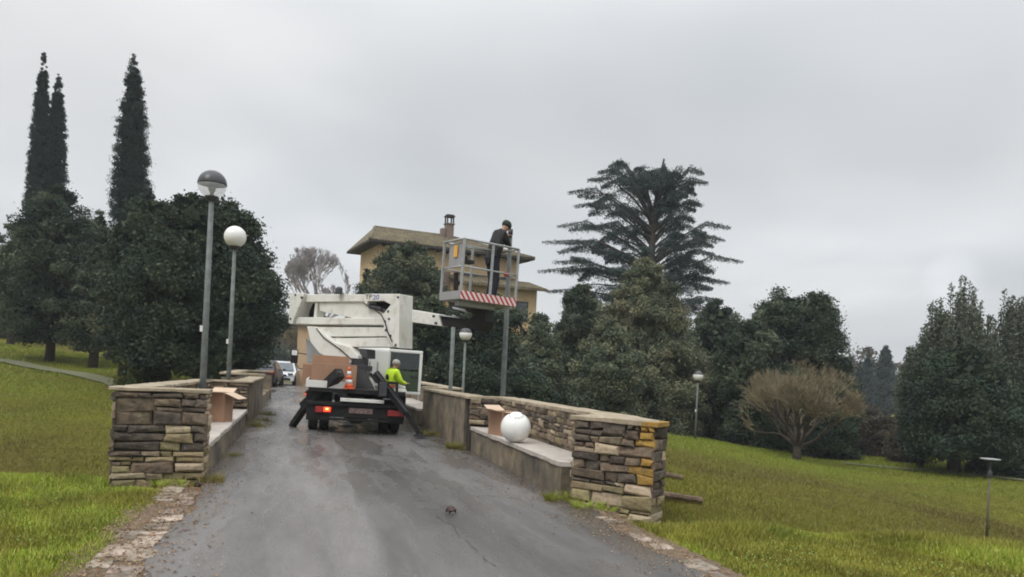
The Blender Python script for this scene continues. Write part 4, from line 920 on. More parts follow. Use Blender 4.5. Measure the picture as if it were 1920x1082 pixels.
# ------------------------------------------------------------------ lamps
def ball(r, z0f=-.9, k=28, n=16, zmax=1.):
    pr = []
    a0 = math.asin(z0f); a1 = math.asin(zmax)
    for i in range(n + 1):
        a = a0 + (a1 - a0) * i / n; pr.append((max(r * math.cos(a), .0005), r * math.sin(a)))
    return pr
def lamp(px, py, Y, zg, label, style, gr=.25, pr=.05, group='globe lamps on posts', name='lamp_post'):
    p = at(px, py, Y); root = empty(name, (p.x, Y, zg), 0, label, 'lamp', group); H = p.z - zg
    mb = MB(); mb.tube([(0, 0, -.2), (0, 0, H * .45), (0, 0, H - gr * (.9 if style != 'pole' else 0))], [pr * 1.2, pr, pr * .8], 14); mb.build('pole', M['pole'], root, smooth=True)
    if style == 'pole':
        mb = MB(); mb.tube([(0, 0, H), (0, 0, H + .12)], pr * .9, 12); mb.build('spigot', M['dkmetal'], root, smooth=True); 
    if style in ('opal', 'half', 'clear'):
        mb = MB(); mb.lathe([(pr * 1.2, H - gr * 1.22), (gr * .45, H - gr * 1.0), (gr * .50, H - gr * .90), (gr * .46, H - gr * .86)], 20); mb.build('collar', M['dkmetal'], root, smooth=False)
    if style == 'opal':
        mb = MB(); mb.lathe([(a, b + H) for a, b in ball(gr)], 32); mb.build('globe', M['opal'], root, smooth=True)
    if style == 'half':
        mb = MB(); mb.lathe([(a, b + H) for a, b in ball(gr, -.9, zmax=.25)], 28); mb.build('globe', M['opal'], root, smooth=True)
        mb = MB(); mb.lathe([(a * 1.01, b * 1.01 + H) for a, b in ball(gr, .25)], 28); mb.build('globe_top', M['smoke'], root, smooth=True)
    if style == 'clear':
        mb = MB(); mb.lathe([(a, b + H) for a, b in ball(gr, -.9, zmax=.0)], 32); mb.build('globe', M['clear'], root, smooth=True)
        mb = MB(); mb.lathe([(a * 1.012, b * 1.012 + H) for a, b in ball(gr, -.02)], 32); mb.build('globe_top', M['smoke'], root, smooth=True)
        mb = MB(); mb.tube([(0, 0, H - gr * .9), (0, 0, H - gr * .05)], .035, 10); mb.lathe([(.05, H - gr * .5), (.07, H - gr * .3), (.055, H - .02)], 12); mb.build('bulb', M['galv'], root, smooth=True)
    mb = MB(); mb.box((-pr, -pr * .4, 1.6 if H > 5 else H * .45), (.05, .06, .11)); mb.build('access_cover', M['white'], root)
    return root
lamp(398, 346, 13.5, gz(-5.6, 13.5), 'tallest lamp post at left, clear globe with a smoked dark top half', 'clear', .25, .055)
lamp(441, 444, 17.5, gz(at(441, 444, 17.5).x, 17.5), 'lamp post with an all white opal globe behind the left wall', 'opal', .25, .05)
lamp(873, 627, 27, -1.75, 'lamp post with a white globe dark on top, below the lifting arm', 'half', .23, .05)
lamp(1309, 705, 33.5, gz(at(1309, 705, 33.5).x, 33.5), 'small far lamp post with a white globe on the right meadow', 'half', .23, .045)
lamp(957, 440, 16.7, -1.6, 'tall grey pole without a globe that the man on the platform is working on', 'pole', .25, .06)
p = at(851, 590, 18.6); root = empty('lamp_post', (p.x, 18.6, -1.6), 0, 'grey pole behind the plain right wall, its top hidden by the lifting arm', 'lamp', 'globe lamps on posts')
mb = MB(); mb.tube([(0, 0, 0), (0, 0, p.z + 1.6)], .05, 12); mb.build('pole', M['pole'], root, smooth=True)
# lamp stub with a flat disc in the right dip
p = at(1857, 862, 15.2); zg = gz(p.x, 15.2); root = empty('lamp_post', (p.x, 15.2, zg), 0, 'thin post topped by a flat disc standing in the dip at far right', 'lamp'); H = p.z - zg
mb = MB(); mb.tube([(0, 0, -.2), (0, 0, H * .78)], [.028, .022], 8); mb.build('pole', mat('weathered_pole', (.13, .12, .07), (.10, .09, .055), 9, .8), root, smooth=True)
mb = MB(); mb.tube([(0, 0, H * .78), (0, 0, H * .83), (0, 0, H * .86), (0, 0, H)], [.05, .045, .025, .02], 10); mb.build('holder', M['dkmetal'], root)
mb = MB(); mb.lathe([(.02, H), (.18, H + .004), (.185, H + .02), (.02, H + .032)], 24); mb.build('disc', M['galv'], root)

# ------------------------------------------------------------------ cardboard boxes & loose globe
def carton(name, loc, rz, w, d, h, label, flaps=None, group=None, tape=True, tilt=0):
    root = empty(name, loc, rz, label, 'box', group); T = .006
    mb = MB(); mb.box((0, -d / 2, h / 2), (w, T, h)); mb.box((0, d / 2, h / 2), (w, T, h)); mb.box((-w / 2, 0, h / 2), (T, d - T, h)); mb.box((w / 2, 0, h / 2), (T, d - T, h)); mb.box((0, 0, .006), (w - .01, d - .01, T))
    if not flaps: mb.box((0, 0, h + T / 2), (w, d, T))
    mb.build('body', M['card'], root, bevel=.003)
    if flaps:
        for side, ang, ln in flaps:
            a = math.radians(ang); mb = MB(); L_ = ln
            if side in 'fb':
                sy = -1 if side == 'f' else 1; v = Vector((0, sy * math.cos(a) * L_, math.sin(a) * L_)); q = Vector((w / 2, 0, 0)); o_ = Vector((0, sy * d / 2, h))
            else:
                sx = -1 if side == 'l' else 1; v = Vector((sx * math.cos(a) * L_, 0, math.sin(a) * L_)); q = Vector((0, d / 2, 0)); o_ = Vector((sx * w / 2, 0, h))
            up = v.cross(q).normalized() * .005
            mb.prism([o_ - q * .98, o_ + q * .98, o_ + q * .94 + v, o_ - q * .94 + v], up); mb.build('flap', M['card_lit'], root)
    elif tape:
        mb = MB(); mb.box((0, 0, h + T + .002), (w + .004, .05, .002)); mb.box((w / 2 + .0055, 0, h - .05), (.002, .05, .12)); mb.box((-w / 2 - .0055, 0, h - .05), (.002, .05, .12)); mb.build('tape', M['tape'], root)
    return root
yawr = math.atan2(.272, .9623)
p = road(13.75, -1.37, .44)
carton('cardboard_box', tuple(p), yawr - .28, .42, .42, .50, 'open cardboard box standing on the left bench with its flaps out', [('r', -22, .26), ('f', 5, .24), ('l', 10, .22), ('b', 20, .2)], 'cardboard boxes')
p = at(936, 818, z=.45); s_, t_ = st(p.x, p.y)
p = road(12.25, 3.36, .452)
carton('cardboard_box', tuple(p), yawr + .35, .34, .42, .40, 'open cardboard box on the right bench beside the white globe', [('l', 12, .26), ('r', -8, .22), ('f', -2, .1), ('b', 25, .2)], 'cardboard boxes')
# loose globe
p = at(967, 797, 11.45); R_ = .232; pz = .452 + R_
root = empty('lamp_globe', (p.x, 11.45, pz), 0, 'large white opal globe resting on the right bench, its ringed opening turned up', 'lamp globe')
Mt = Matrix.Rotation(math.radians(24), 3, 'X')
mb = MB(); mb.lathe(ball(R_, -1 + 1e-4, zmax=.93), 40, M=Mt); mb.build('glass_body', M['opal'], root, smooth=True)
mb = MB(); z_ = R_ * .93; rr_ = R_ * math.cos(math.asin(.93)); mb.lathe([(rr_ * 1.03, z_ - .004), (rr_ * 1.06, z_ + .006), (rr_ * .85, z_ + .007), (rr_ * .3, z_ + .002)], 32, M=Mt); mb.build('rim', M['opal'], root, smooth=True)
mb = MB()
for i in range(14):
    if i % 5 == 4: continue
    a = 2 * PI * i / 14; a2 = a + .30; rq = rr_ * 1.28; zq = math.sqrt(max(R_ ** 2 - rq ** 2, 0)) + .001
    mb.tube([Mt @ Vector((rq * math.cos(x), rq * math.sin(x), zq)) for x in (a, (a + a2) / 2, a2)], .004, 4)
mb.build('ring_marks', M['dkmetal'], root)

# ------------------------------------------------------------------ people
def skin_mesh(name, joints, edges, mat_, parent, root_i=0, sub=2):
    """joints: list of (xyz, radius or (rx, ry))"""
    me = bpy.data.meshes.new(name); me.from_pydata([j[0] for j in joints], edges, []); o = bpy.data.objects.new(name, me); COL.objects.link(o)
    sk = o.modifiers.new('skin', 'SKIN'); sk.use_smooth_shade = True; sb = o.modifiers.new('sub', 'SUBSURF'); sb.levels = sub; sb.render_levels = sub
    lay = me.skin_vertices[0].data
    for i, j in enumerate(joints):
        r = j[1] if isinstance(j[1], tuple) else (j[1], j[1]); lay[i].radius = r; lay[i].use_root = (i == root_i)
    dg = bpy.context.evaluated_depsgraph_get(); me2 = bpy.data.meshes.new_from_object(o.evaluated_get(dg)); me2.name = name
    bpy.data.objects.remove(o); o = bpy.data.objects.new(name, me2); COL.objects.link(o); me2.materials.clear(); me2.materials.append(mat_)
    me2.polygons.foreach_set('use_smooth', [True] * len(me2.polygons)); o.parent = parent
    return o
def person(loc, rz, label, P, jacket, trousers, cap, capmat, boots, long_hood=False):
    """P: dict of joints in local frame, facing +y, x right"""
    root = empty('person', loc, rz, label, 'person')
    j = P; V = lambda k: Vector(j[k])
    # one continuous body
    J = [(V('pelvis'), (.08, .07)), (V('waist'), (.08, .065)), (V('chest') - Vector((0, 0, .04)), (.07, .06)), (V('neckb'), .05), (V('neck'), .052), (V('head'), (.072, .085)), (V('crown'), (.062, .075))]
    E = [(0, 1), (1, 2), (2, 3), (3, 4), (4, 5), (5, 6)]
    for sd_ in 'lr':
        n0 = len(J); J += [(V(sd_ + 'sh'), .04), (V(sd_ + 'el'), .036), (V(sd_ + 'wr'), .027)]; E += [(2, n0), (n0, n0 + 1), (n0 + 1, n0 + 2)]
        n0 = len(J); J += [(V(sd_ + 'hip'), .085), (V(sd_ + 'kn'), .06), (V(sd_ + 'an'), .04)]; E += [(0, n0), (n0, n0 + 1), (n0 + 1, n0 + 2)]
    body = skin_mesh('body', J, E, M['skin'], root)
    for sd_ in 'lr':   # hands: palm and five fingers closing on the thing held
        w = V(sd_ + 'wr'); d = (V(sd_ + 'hand') - w).normalized(); side = d.cross(Vector(j.get(sd_ + 'pn', (0, 0, 1)))).normalized(); pn = side.cross(d)
        HJ = [(w - d * .02, (.024, .018)), (w + d * .045, (.036, .017)), (w + d * .08, (.038, .015))]; HE = [(0, 1), (1, 2)]
        hnd = skin_mesh('hand', HJ, HE, M['skin'], root, sub=1)
        for i, ln in enumerate((.062, .072, .068, .052)):
            b = w + d * .085 + side * (-.028 + .019 * i); k1 = b + d * ln * .45 - pn * .008; k2 = k1 + (d * .6 - pn * .8).normalized() * ln * .35; k3 = k2 + (d * .05 - pn).normalized() * ln * .28
            skin_mesh('finger', [(b - d * .02, .0095), (k1, .009), (k2, .008), (k3, .007)], [(0, 1), (1, 2), (2, 3)], M['skin'], hnd, sub=1)
        b = w + d * .03 - side * .03; k1 = b + (d * .6 - side * .8).normalized() * .035; k2 = k1 + (d * .8 - pn * .6).normalized() * .03
        skin_mesh('thumb', [(b, .012), (k1, .010), (k2, .008)], [(0, 1), (1, 2)], M['skin'], hnd, sub=1)
    # face
    h = V('head'); up = (V('crown') - h).normalized(); fw = Vector(j.get('face', (0, 1, 0))).normalized(); rt = fw.cross(up).normalized()
    mb = MB(); q = h + fw * .088 + up * .005; mb.add([q + up * .03, q - up * .02 + rt * .016, q - up * .02 - rt * .016, q - up * .012 + fw * .028], [(0, 1, 3), (0, 3, 2), (1, 2, 3)]); mb.build('nose', M['skin'], root)
    for s_ in (-1, 1):
        mb = MB(); mb.lathe([(a, b) for a, b in ball(.011, -.99, zmax=.99)], 8, c=h + fw * .076 + rt * s_ * .03 + up * .028); mb.build('eye', M['dkmetal'], root, smooth=True)
        mb = MB(); mb.lathe([(a * .6, b * 1.6) for a, b in ball(.02, -.99, zmax=.99)], 8, c=h + rt * s_ * .078); mb.build('ear', M['skin'], root, smooth=True)
    mb = MB(); mb.tube([h + fw * .078 - up * .045 + rt * .025, h + fw * .086 - up * .047, h + fw * .078 - up * .045 - rt * .025], .006, 5); mb.build('mouth', M['red'], root)
    # clothes
    J = [(V('pelvis') + Vector((0, 0, -.06)), (.185, .165)), (V('waist'), (.175, .15)), (V('chest'), (.20, .165)), (V('neckb'), .10), (V('neckb').lerp(V('neck'), .6), .075)]
    E = [(0, 1), (1, 2), (2, 3), (3, 4)]
    for sd_ in 'lr':
        n0 = len(J); J += [(V(sd_ + 'sh'), .095), (V(sd_ + 'el'), .068), (V(sd_ + 'wr'), .045)]; E += [(2, n0), (n0, n0 + 1), (n0 + 1, n0 + 2)]
    skin_mesh('jacket', J, E, jacket, root, 1)
    J = [(V('pelvis'), (.12, .115))]; E = []
    for sd_ in 'lr':
        n0 = len(J); J += [(V(sd_ + 'hip'), .105), (V(sd_ + 'kn'), .078), (V(sd_ + 'an') + Vector((0, 0, .03)), .062)]; E += [(0, n0), (n0, n0 + 1), (n0 + 1, n0 + 2)]
    skin_mesh('trousers', J, E, trousers, root, 0)
    for sd_ in 'lr':
        a = V(sd_ + 'an'); f = Vector((0, 1, 0)); skin_mesh('boot', [(a + Vector((0, 0, .06)), .055), (a + Vector((0, -.01, -.04)), .05), (a + f * .12 + Vector((0, 0, -.05)), .045), (a + f * .19 + Vector((0, 0, -.055)), .035)], [(0, 1), (1, 2), (2, 3)], boots, root)
    mb = MB(); R3 = Matrix((rt, fw, up)).transposed(); cc = h.lerp(V('crown'), .45)
    mb.lathe([(.097, .0), (.103, .02), (.104, .05), (.094, .085), (.068, .115), (.03, .13), (.001, .133)], 20, c=cc - up * .005, M=R3); mb.build(cap, capmat, root, smooth=True)
    return root

# ------------------------------------------------------------------ work platform truck
def truck():
    o0 = at(668, 765, 16.0); yaw = math.atan(.25)
    root = empty('platform_truck', (o0.x, 16.0, 0), yaw, 'white and black aerial platform truck with its articulated arm folded and outriggers down', 'truck')
    roll = math.radians(1.3)
    root.rotation_euler = (0, roll, yaw)   # the ground falls to the right
    Mw = Matrix.Translation((o0.x, 16.0, 0)) @ Matrix.Rotation(yaw, 4, 'Z') @ Matrix.Rotation(roll, 4, 'Y'); Mi = Mw.inverted()
    T = lambda px, py, Y: Mi @ at(px, py, Y)
    def part(name, mb, m, parent=None, **k): return mb.build(name, m, parent or root, **k)
    # chassis
    mb = MB()
    for s in (-.38, .38): mb.box((s, 2.75, .62), (.09, 5.3, .16))
    for y in (.4, 1.5, 2.7, 4.2): mb.box((0, y, .62), (.76, .1, .12))
    part('chassis', mb, M['black'], bevel=.01)
    mb = MB(); mb.box((0, .06, .655), (2.12, .10, .075)); mb.box((0, .10, .50), (2.06, .05, .26)); mb.box((0, .09, .33), (1.5, .04, .05)); 
    mb.prism([(-.28, .12, .38), (.28, .12, .38), (.10, .12, .24), (-.10, .12, .24)], (0, .06, 0)); part('rear_bumper', mb, M['black'], bevel=.008)
    mb = MB(); mb.box((-.69, .045, .52), (.34, .05, .13)); a = part('tail_light', mb, M['red'], bevel=.01); a['label'] = 'left tail light with its bulb lit'
    mb = MB(); mb.box((-.62, .015, .53), (.13, .012, .09)); part('lit_lens', mb, M['redlit'], a); mb = MB(); mb.box((-.62, .006, .54), (.05, .008, .035)); part('bulb', mb, M['hot'], a)
    mb = MB(); mb.box((.84, .045, .52), (.36, .05, .13)); part('tail_light', mb, M['red'], bevel=.01)
    mb = MB(); mb.box((.09, .06, .53), (.50, .02, .115)); part('number_plate', mb, M['plate'])
    # wheels
    for y, du in ((.98, True), (4.35, False)):
        for s in (-1, 1):
            xs = (.90, .66) if du else (.86,)
            mb = MB(); prof = [(.20, -.10), (.33, -.105), (.37, -.085), (.385, -.04), (.385, .04), (.37, .085), (.33, .105), (.20, .10)]
            w = MB()
            for x in xs: w.lathe(prof, 26, c=(s * x, y, .385), M=Matrix.Rotation(PI / 2, 3, 'Y'))
            wh = part('wheel', w, M['rubber']); 
            w = MB(); w.lathe([(.02, -.07), (.19, -.07), (.205, -.09), (.205, .09), (.19, .07), (.02, .07)], 20, c=(s * xs[0], y, .385), M=Matrix.Rotation(PI / 2, 3, 'Y')); part('rim', w, M['galv'], wh)
    mb = MB(); mb.tube([(-.8, .98, .385), (.8, .98, .385)], .06, 10); mb.lathe(ball(.17, -.99, zmax=.99), 14, c=(0, .98, .385)); part('rear_axle', mb, M['black'])
    mb = MB(); mb.box((-.75, 2.6, .62), (.45, .9, .35)); mb.box((.75, 2.3, .62), (.4, .7, .35)); part('side_box', mb, M['black'], bevel=.02)
    for s in (-1, 1):
        mb = MB(); mb.box((s * .80, .98, .86), (.56, 1.0, .03)); mb.box((s * .80, .47, .70), (.56, .03, .30)); mb.box((s * .8, 1.49, .70), (.56, .03, .3)); part('mudguard', mb, M['black'])
        mb = MB(); mb.box((s * .80, .42, .42), (.5, .012, .32)); part('mudflap', mb, M['rubber'])
    # deck
    mb = MB(); mb.box((0, 1.9, .94), (2.06, 3.6, .10)); part('deck', mb, M['black'], bevel=.01)
    mb = MB(); mb.box((-.66, .12, 1.055), (.86, .05, .15)); mb.box((-1.065, 1.9, 1.07), (.04, 3.5, .16)); part('sideboard', mb, M['wpaint'], bevel=.006)
    mb = MB(); mb.box((.93, .30, .98), (.26, .1, .12)); mb.box((1.06, 2.2, 1.02), (.04, 3.0, .16)); part('sideboard', mb, M['wpaint'], bevel=.006)
    mb = MB(); mb.box((.10, .02, .755), (.92, .16, .07), M=Matrix.Rotation(.0, 3, 'X')); part('rear_step', mb, M['wpaint'], bevel=.008)
    mb = MB(); mb.box((.72, .08, .82), (.34, .1, .03)); part('rear_step', mb, M['galv'])
    # pedestal (black A shape) and turret column
    mb = MB(); b0, b1 = T(652, 745, 16.9), T(712, 747, 16.9); t0, t1 = T(668, 692, 17.3), T(684, 692, 17.3)
    dv = Vector((0, .6, 0)); mb.add([b0, b1, b1 + dv * 1.6, b0 + dv * 1.6, t0, t1, t1 + dv * .6, t0 + dv * .6], [(3, 2, 1, 0), (4, 5, 6, 7), (0, 1, 5, 4), (1, 2, 6, 5), (2, 3, 7, 6), (3, 0, 4, 7)]); part('pedestal', mb, M['black'], bevel=.02)
    c = T(674, 690, 17.6); mb = MB(); mb.lathe([(.30, -.06), (.30, .06), (.2, .07), (.2, .22)], 24, c=c); part('turntable', mb, M['dkmetal'])
    # white bracing panel and black frame at right
    mb = MB(); mb.prism([T(683, 708, 17.2), T(694, 708, 17.2), T(708, 737, 17.2), T(700, 737, 17.2)], (0, .25, 0)); part('brace_panel', mb, M['wpaint'])
    mb = MB()
    A_ = [(700, 716), (746, 719)]; P3 = lambda x, y: T(x, y, 15.98)
    for a, b in (((704, 716), (747, 719)), ((711, 718), (711, 745)), ((744, 719), (744, 741)), ((694, 700), (706, 716))): mb.beam(P3(*a), P3(*b), .06, .06)
    part('rear_frame', mb, M['black'])
    mb = MB(); mb.box(tuple(P3(718, 730)), (.16, .16, .30)); part('valve_block', mb, M['dkmetal'], bevel=.01)
    mb = MB(); q = P3(736, 724); mb.box(tuple(q), (.10, .04, .05)); part('side_marker', mb, M['red'])
    # outriggers: box beams with telescoping feet
    def outrig(pts, w1, w2, foot, label):
        a, b, c_, d = [T(*p) for p in pts]; mb = MB(); mb.beam(a, b, w1, w1 * 1.15); o = part('outrigger', mb, M['black'], bevel=.012); o['label'] = label
        mb = MB(); mb.beam(b.lerp(a, .1), c_, w2, w2); part('extension', mb, M['dkmetal'] if False else M['black'], o, bevel=.008)
        mb = MB(); f = Vector(c_); mb.lathe([(.15, 0), (.15, .02), (.06, .045), (.04, .10)], 16, c=Mi @ (Mw @ d)); part('foot_plate', mb, M['black'], o)
        mb = MB(); mb.tube([a + Vector((0, -.10, .02)), b + Vector((0, -.10, .02))], .032, 8); part('cylinder', mb, M['dkmetal'], o)
    outrig([(638, 699, 15.85), (570, 764, 16.5), (549, 797, 17.1), (546, 802, 17.2)], .19, .13, 0, 'left outrigger leg reaching furthest from the truck')
    outrig([(703, 699, 16.1), (762, 774, 16.2), (785, 812, 16.25), (788, 818, 16.25)], .15, .10, 0, 'right outrigger leg')
    # cab
    cb = MB(); y0, y1 = 3.75, 5.35
    sec = [(y0, .55), (y0, 1.95), (y0 + .12, 2.12), (y1 - .55, 2.12), (y1 - .05, 1.35), (y1, 1.2), (y1, .55)]
    n = len(sec); cb.add([(-.93, a, b) for a, b in sec] + [(.93, a, b) for a, b in sec], [tuple(range(n)), tuple(range(2 * n - 1, n - 1, -1))] + [(i, n + i, n + (i + 1) % n, (i + 1) % n) for i in range(n)])
    part('cab', cb, M['wcab'], bevel=.04)
    mb = MB()
    for x in (.18, .3, .42, .62): mb.box((x, y0 - .008, 1.45), (.03, .02, .35))
    part('cab_louvre', mb, M['panel'])
    mb = MB(); mb.box((0, y1 - .31, 1.72), (1.5, .02, .72), M=Matrix.Rotation(math.radians(-33), 3, 'X')); part('windscreen', mb, M['glass'])
    # door standing open at the right
    h0 = T(735, 690, 20.6); x0 = .95; x1 = 1.93; yd = 4.75
    dr = MB()
    zt, zm_, zb_ = 2.02, 1.45, .78
    def rim(xa, xb, za, zb2, w):
        dr.box(((xa + xb) / 2, yd, zb2 - w / 2), (xb - xa, .05, w)); dr.box(((xa + xb) / 2, yd, za + w / 2), (xb - xa, .05, w)); dr.box((xa + w / 2, yd, (za + zb2) / 2), (w, .05, zb2 - za - 2 * w)); dr.box((xb - w / 2, yd, (za + zb2) / 2), (w, .05, zb2 - za - 2 * w))
    rim(x0, x1, zb_, zt, .085); d_ = part('door', dr, M['wcab'], bevel=.02)
    mb = MB(); mb.box(((x0 + x1) / 2, yd, (zm_ + zt) / 2 - .02), (x1 - x0 - .15, .012, zt - zm_ - .10)); part('window', mb, M['glass'], d_)
    mb = MB(); mb.box(((x0 + x1) / 2, yd, (zb_ + zm_) / 2), (x1 - x0 - .15, .035, zm_ - zb_ - .05)); part('inner_trim', mb, mat('green_reflection_trim', (.035, .055, .03), (.05, .08, .04), 5, .3), d_)  # grass reflection put into the trim as a green colour
    mb = MB(); mb.box((x1 - .2, yd - .04, 1.3), (.2, .05, .035)); part('handle', mb, M['dkmetal'], d_)
    mb = MB(); mb.box((x1 - .04, yd + .1, 1.3), (.03, .03, 1.35)); part('door_edge', mb, M['wcab'], d_)
    # mirrors
    q = T(552, 668, 21.3); mb = MB(); mb.box(tuple(q), (.20, .09, .40)); mm = part('wing_mirror', mb, M['black'], bevel=.025)
    mb = MB(); mb.box((q.x, q.y - .05, q.z + .10), (.15, .01, .14)); part('mirror_glass', mb, M['white'], mm)
    mb = MB(); e_ = Vector((-.93, q.y, q.z - .3)); mb.tube([q + Vector((.05, 0, -.2)), q + Vector((.15, 0, -.35)), e_], .015, 6); mb.tube([q + Vector((.08, 0, .1)), e_ + Vector((0, 0, .35))], .015, 6); part('mirror_arm', mb, M['black'], mm)
    q = T(566, 737, 18.6); mb = MB(); mb.box((-1.13, q.y, q.z), (.06, .05, .10)); part('side_marker', mb, M['black']); mb = MB(); mb.box((-1.13, q.y - .03, q.z - .02), (.045, .02, .045)); part('marker_bulb', mb, M['redlit'])
    # grey fairing at left behind the arm
    mb = MB(); mb.prism([T(573, 632, 19.0), T(600, 652, 19.0), T(640, 680, 19.0), T(576, 680, 19.0)], (0, .8, 0)); part('fairing', mb, mat('pale_grey', (.42, .43, .44), None, 3, .5), bevel=.02)
    # ---- folded arm, all in one vertical plane turned 30 degrees towards the road
    Pc = at(664, 640, 17.6); e1 = Vector((math.cos(math.radians(-30)), math.sin(math.radians(-30)), 0)); e2 = Vector((-e1.y, e1.x, 0))
    def bp(px, py):
        a = at(px, py, 10.) - Vector((0, 0, CAMH)); ray = a; o = Vector((0, 0, CAMH)); t = (Pc - o).dot(e2) / ray.dot(e2); return o + ray * t
    Mr = Mi.to_3x3(); arm = bpy.data.objects.new('x', None); bpy.data.objects.remove(arm)
    def plate(name, pts, d0, d1, m=None, parent=None, bev=.012, label=None):
        mb = MB(); P_ = [Mi @ (bp(*p) + e2 * d0) for p in pts]; mb.prism(P_[::-1], Mr @ (e2 * (d1 - d0))); o = part(name, mb, m or M['wpaint'], parent, bevel=bev)
        if label: o['label'] = label
        return o
    def pin(pts, parent, r=.028):
        for p in pts:
            c0 = Mi @ (bp(*p) - e2 * .014); c1 = Mi @ (bp(*p) + e2 * .02); mb = MB(); mb.tube([c0, c1], r, 10); part('pin', mb, M['dkmetal'], parent)
    lp = plate('end_bracket', [(543.5, 548), (571, 550), (566, 563), (552, 595), (548, 608), (541, 606)], 0, .5); pin([(554, 553), (545, 598)], lp); pin([(566, 558)], lp, .035)
    up = plate('upper_boom', [(567, 551), (684, 551), (684, 564.5), (567, 565.5)], .10, .40)
    plate('main_boom', [(589, 566), (672, 563.5), (700, 577), (724, 598), (656, 596), (590, 582)], .16, .44)
    plate('boom_web', [(583, 566), (588, 566), (585, 594), (580, 594)], .14, .4)
    plate('boom_inner', [(562, 566), (583, 566), (580, 595), (555, 595)], .40, .46, M['black'])
    plate('lower_link', [(552, 594), (726, 596.5), (726, 609), (549, 607)], .08, .42)
    plate('lower_boom', [(592, 612.5), (726, 613), (726, 630), (606, 630.5)], .12, .40)
    plate('lower_boom', [(620, 634), (735, 632.5), (745, 651), (636, 650)], .08, .44)
    br = plate('elbow_bracket', [(683, 551), (749, 551), (748, 653), (737.5, 650), (724.7, 631), (719, 621), (719.5, 587), (732.5, 571), (719.5, 564), (689, 565), (687, 576), (683, 575)], 0, .50)
    pin([(746.5, 557.5), (728, 584), (729.5, 598), (722, 602.5), (723.5, 619), (732.5, 629.5), (742, 647)], br)
    plate('cylinder_bay', [(689, 565), (719, 564), (732, 571), (720, 588), (690, 578)], .30, .34, M['black'])
    c0, c1 = Mi @ (bp(687, 573) + e2 * .12), Mi @ (bp(724, 583) + e2 * .16); mb = MB(); mb.tube([c0, c0.lerp(c1, .6)], .06, 12); mb.tube([c0.lerp(c1, .6), c1], .032, 10); part('hydraulic_cylinder', mb, M['dkmetal'], smooth=False)
    ta = plate('turret_arm', [(577, 612), (592, 612.5), (606, 626), (630, 643), (656, 650), (673, 667), (673.5, 680), (652, 682), (622, 673), (600, 662), (584, 642)], -.03, .28); pin([(595, 641)], ta); pin([(662, 668), (641, 670)], ta, .06)
    mb = MB(); a_, b_ = Mi @ (bp(667, 678) + e2 * .12), T(676, 690, 17.5); mb.beam(a_, b_, .22, .22); part('turret_neck', mb, M['dkmetal'])
    plate('turret_box', [(668, 653), (683, 655), (683, 672), (670, 672)], .1, .4, M['dkmetal'])
    plate('tank', [(655, 694), (668, 694), (668, 716), (655, 716)], .5, .7, M['white'])
    q = T(636, 545, 17.9); mb = MB(); mb.lathe([(.085, -.08), (.08, .05), (.05, .09)], 16, c=q); part('beacon', mb, M['dkmetal'])
    for k, (pts, dd) in enumerate([([(684, 569), (700, 578), (716, 590), (723, 603), (728, 622), (737, 641)], -.03), ([(596, 616), (610, 634), (640, 655), (664, 676), (672, 692)], -.05), ([(668, 676), (664, 690), (672, 703), (690, 700)], -.1), ([(817, 587), (834, 581), (848, 589), (868, 594), (882, 602)], .05)]):
        mb = MB(); mb.tube([Mi @ (bp(*p) + e2 * dd) for p in pts], .014, 6); part('hose', mb, M['black'], smooth=True)
    # telescopic jib to the basket
    jb = plate('jib', [(766, 579.5), (817, 588), (822, 611), (766, 603.5)], .12, .38); pin([(813, 593), (817, 606)], jb, .03)
    plate('jib_extension', [(817, 591), (862, 596), (884, 600), (884, 616), (822, 610)], .16, .34, M['black'])
    plate('hose_guard', [(818, 589), (856, 594), (856, 596.5), (818, 592)], .10, .16, M['galv'])
    plate('basket_mount', [(838, 564), (908, 572), (908, 602), (899, 622), (880, 616), (868, 606), (888, 590), (878, 584), (850, 582), (841, 575)], .02, .42, M['black'], bev=.02)
    plate('basket_mount_link', [(848, 575), (872, 580), (880, 588), (868, 584), (850, 580)], -.02, .02, M['galv'])
    # lettering on the elbow bracket
    for txt, px, py, mt in (('TP', 684.5, 560.5, M['dkmetal']), ('20', 699, 561.5, mat('blue_letters', (.06, .09, .40), None, 5, .5))):
        cu = bpy.data.curves.new('lettering', 'FONT'); cu.body = txt; cu.size = .155; cu.extrude = .002; ob = bpy.data.objects.new('lettering', cu); COL.objects.link(ob)
        dg = bpy.context.evaluated_depsgraph_get(); me = bpy.data.meshes.new_from_object(ob.evaluated_get(dg)); bpy.data.objects.remove(ob)
        o = bpy.data.objects.new('lettering', me); COL.objects.link(o); me.materials.clear(); me.materials.append(mt); o.parent = br
        R3 = Matrix((e1, Vector((0, 0, 1)), -e2)).transposed().to_4x4(); o.matrix_local = Mi @ Matrix.Translation(bp(px, py) - e2 * .004) @ R3 @ Matrix.Scale(1.25, 4, (1, 0, 0))
    # ---- basket
    C0 = at(863, 560, 15.0); ya = math.radians(36); tilt = math.radians(1.8)
    Mb = Matrix.Translation(C0) @ Matrix.Rotation(ya, 4, 'Z') @ Matrix.Rotation(tilt, 4, 'Y')   # x along front, y depth, z up
    ML = Mi @ Mb; Wf, Db, Hb = 1.36, .78, 1.22
    def bpart(name, mb, m, parent=None, **k):
        o = mb.build(name, m, parent or root, **k)
        if parent is None: o.matrix_local = ML
        return o
    mb = MB(); mb.box((Wf / 2, Db / 2, .015), (Wf, Db, .03)); fl = bpart('basket_floor', mb, M['galv'])
    mb = MB(); mb.box((Wf / 2, -.012, .085), (Wf + .03, .02, .17)); bpart('striped_toe_board', mb, M['stripe'], fl)
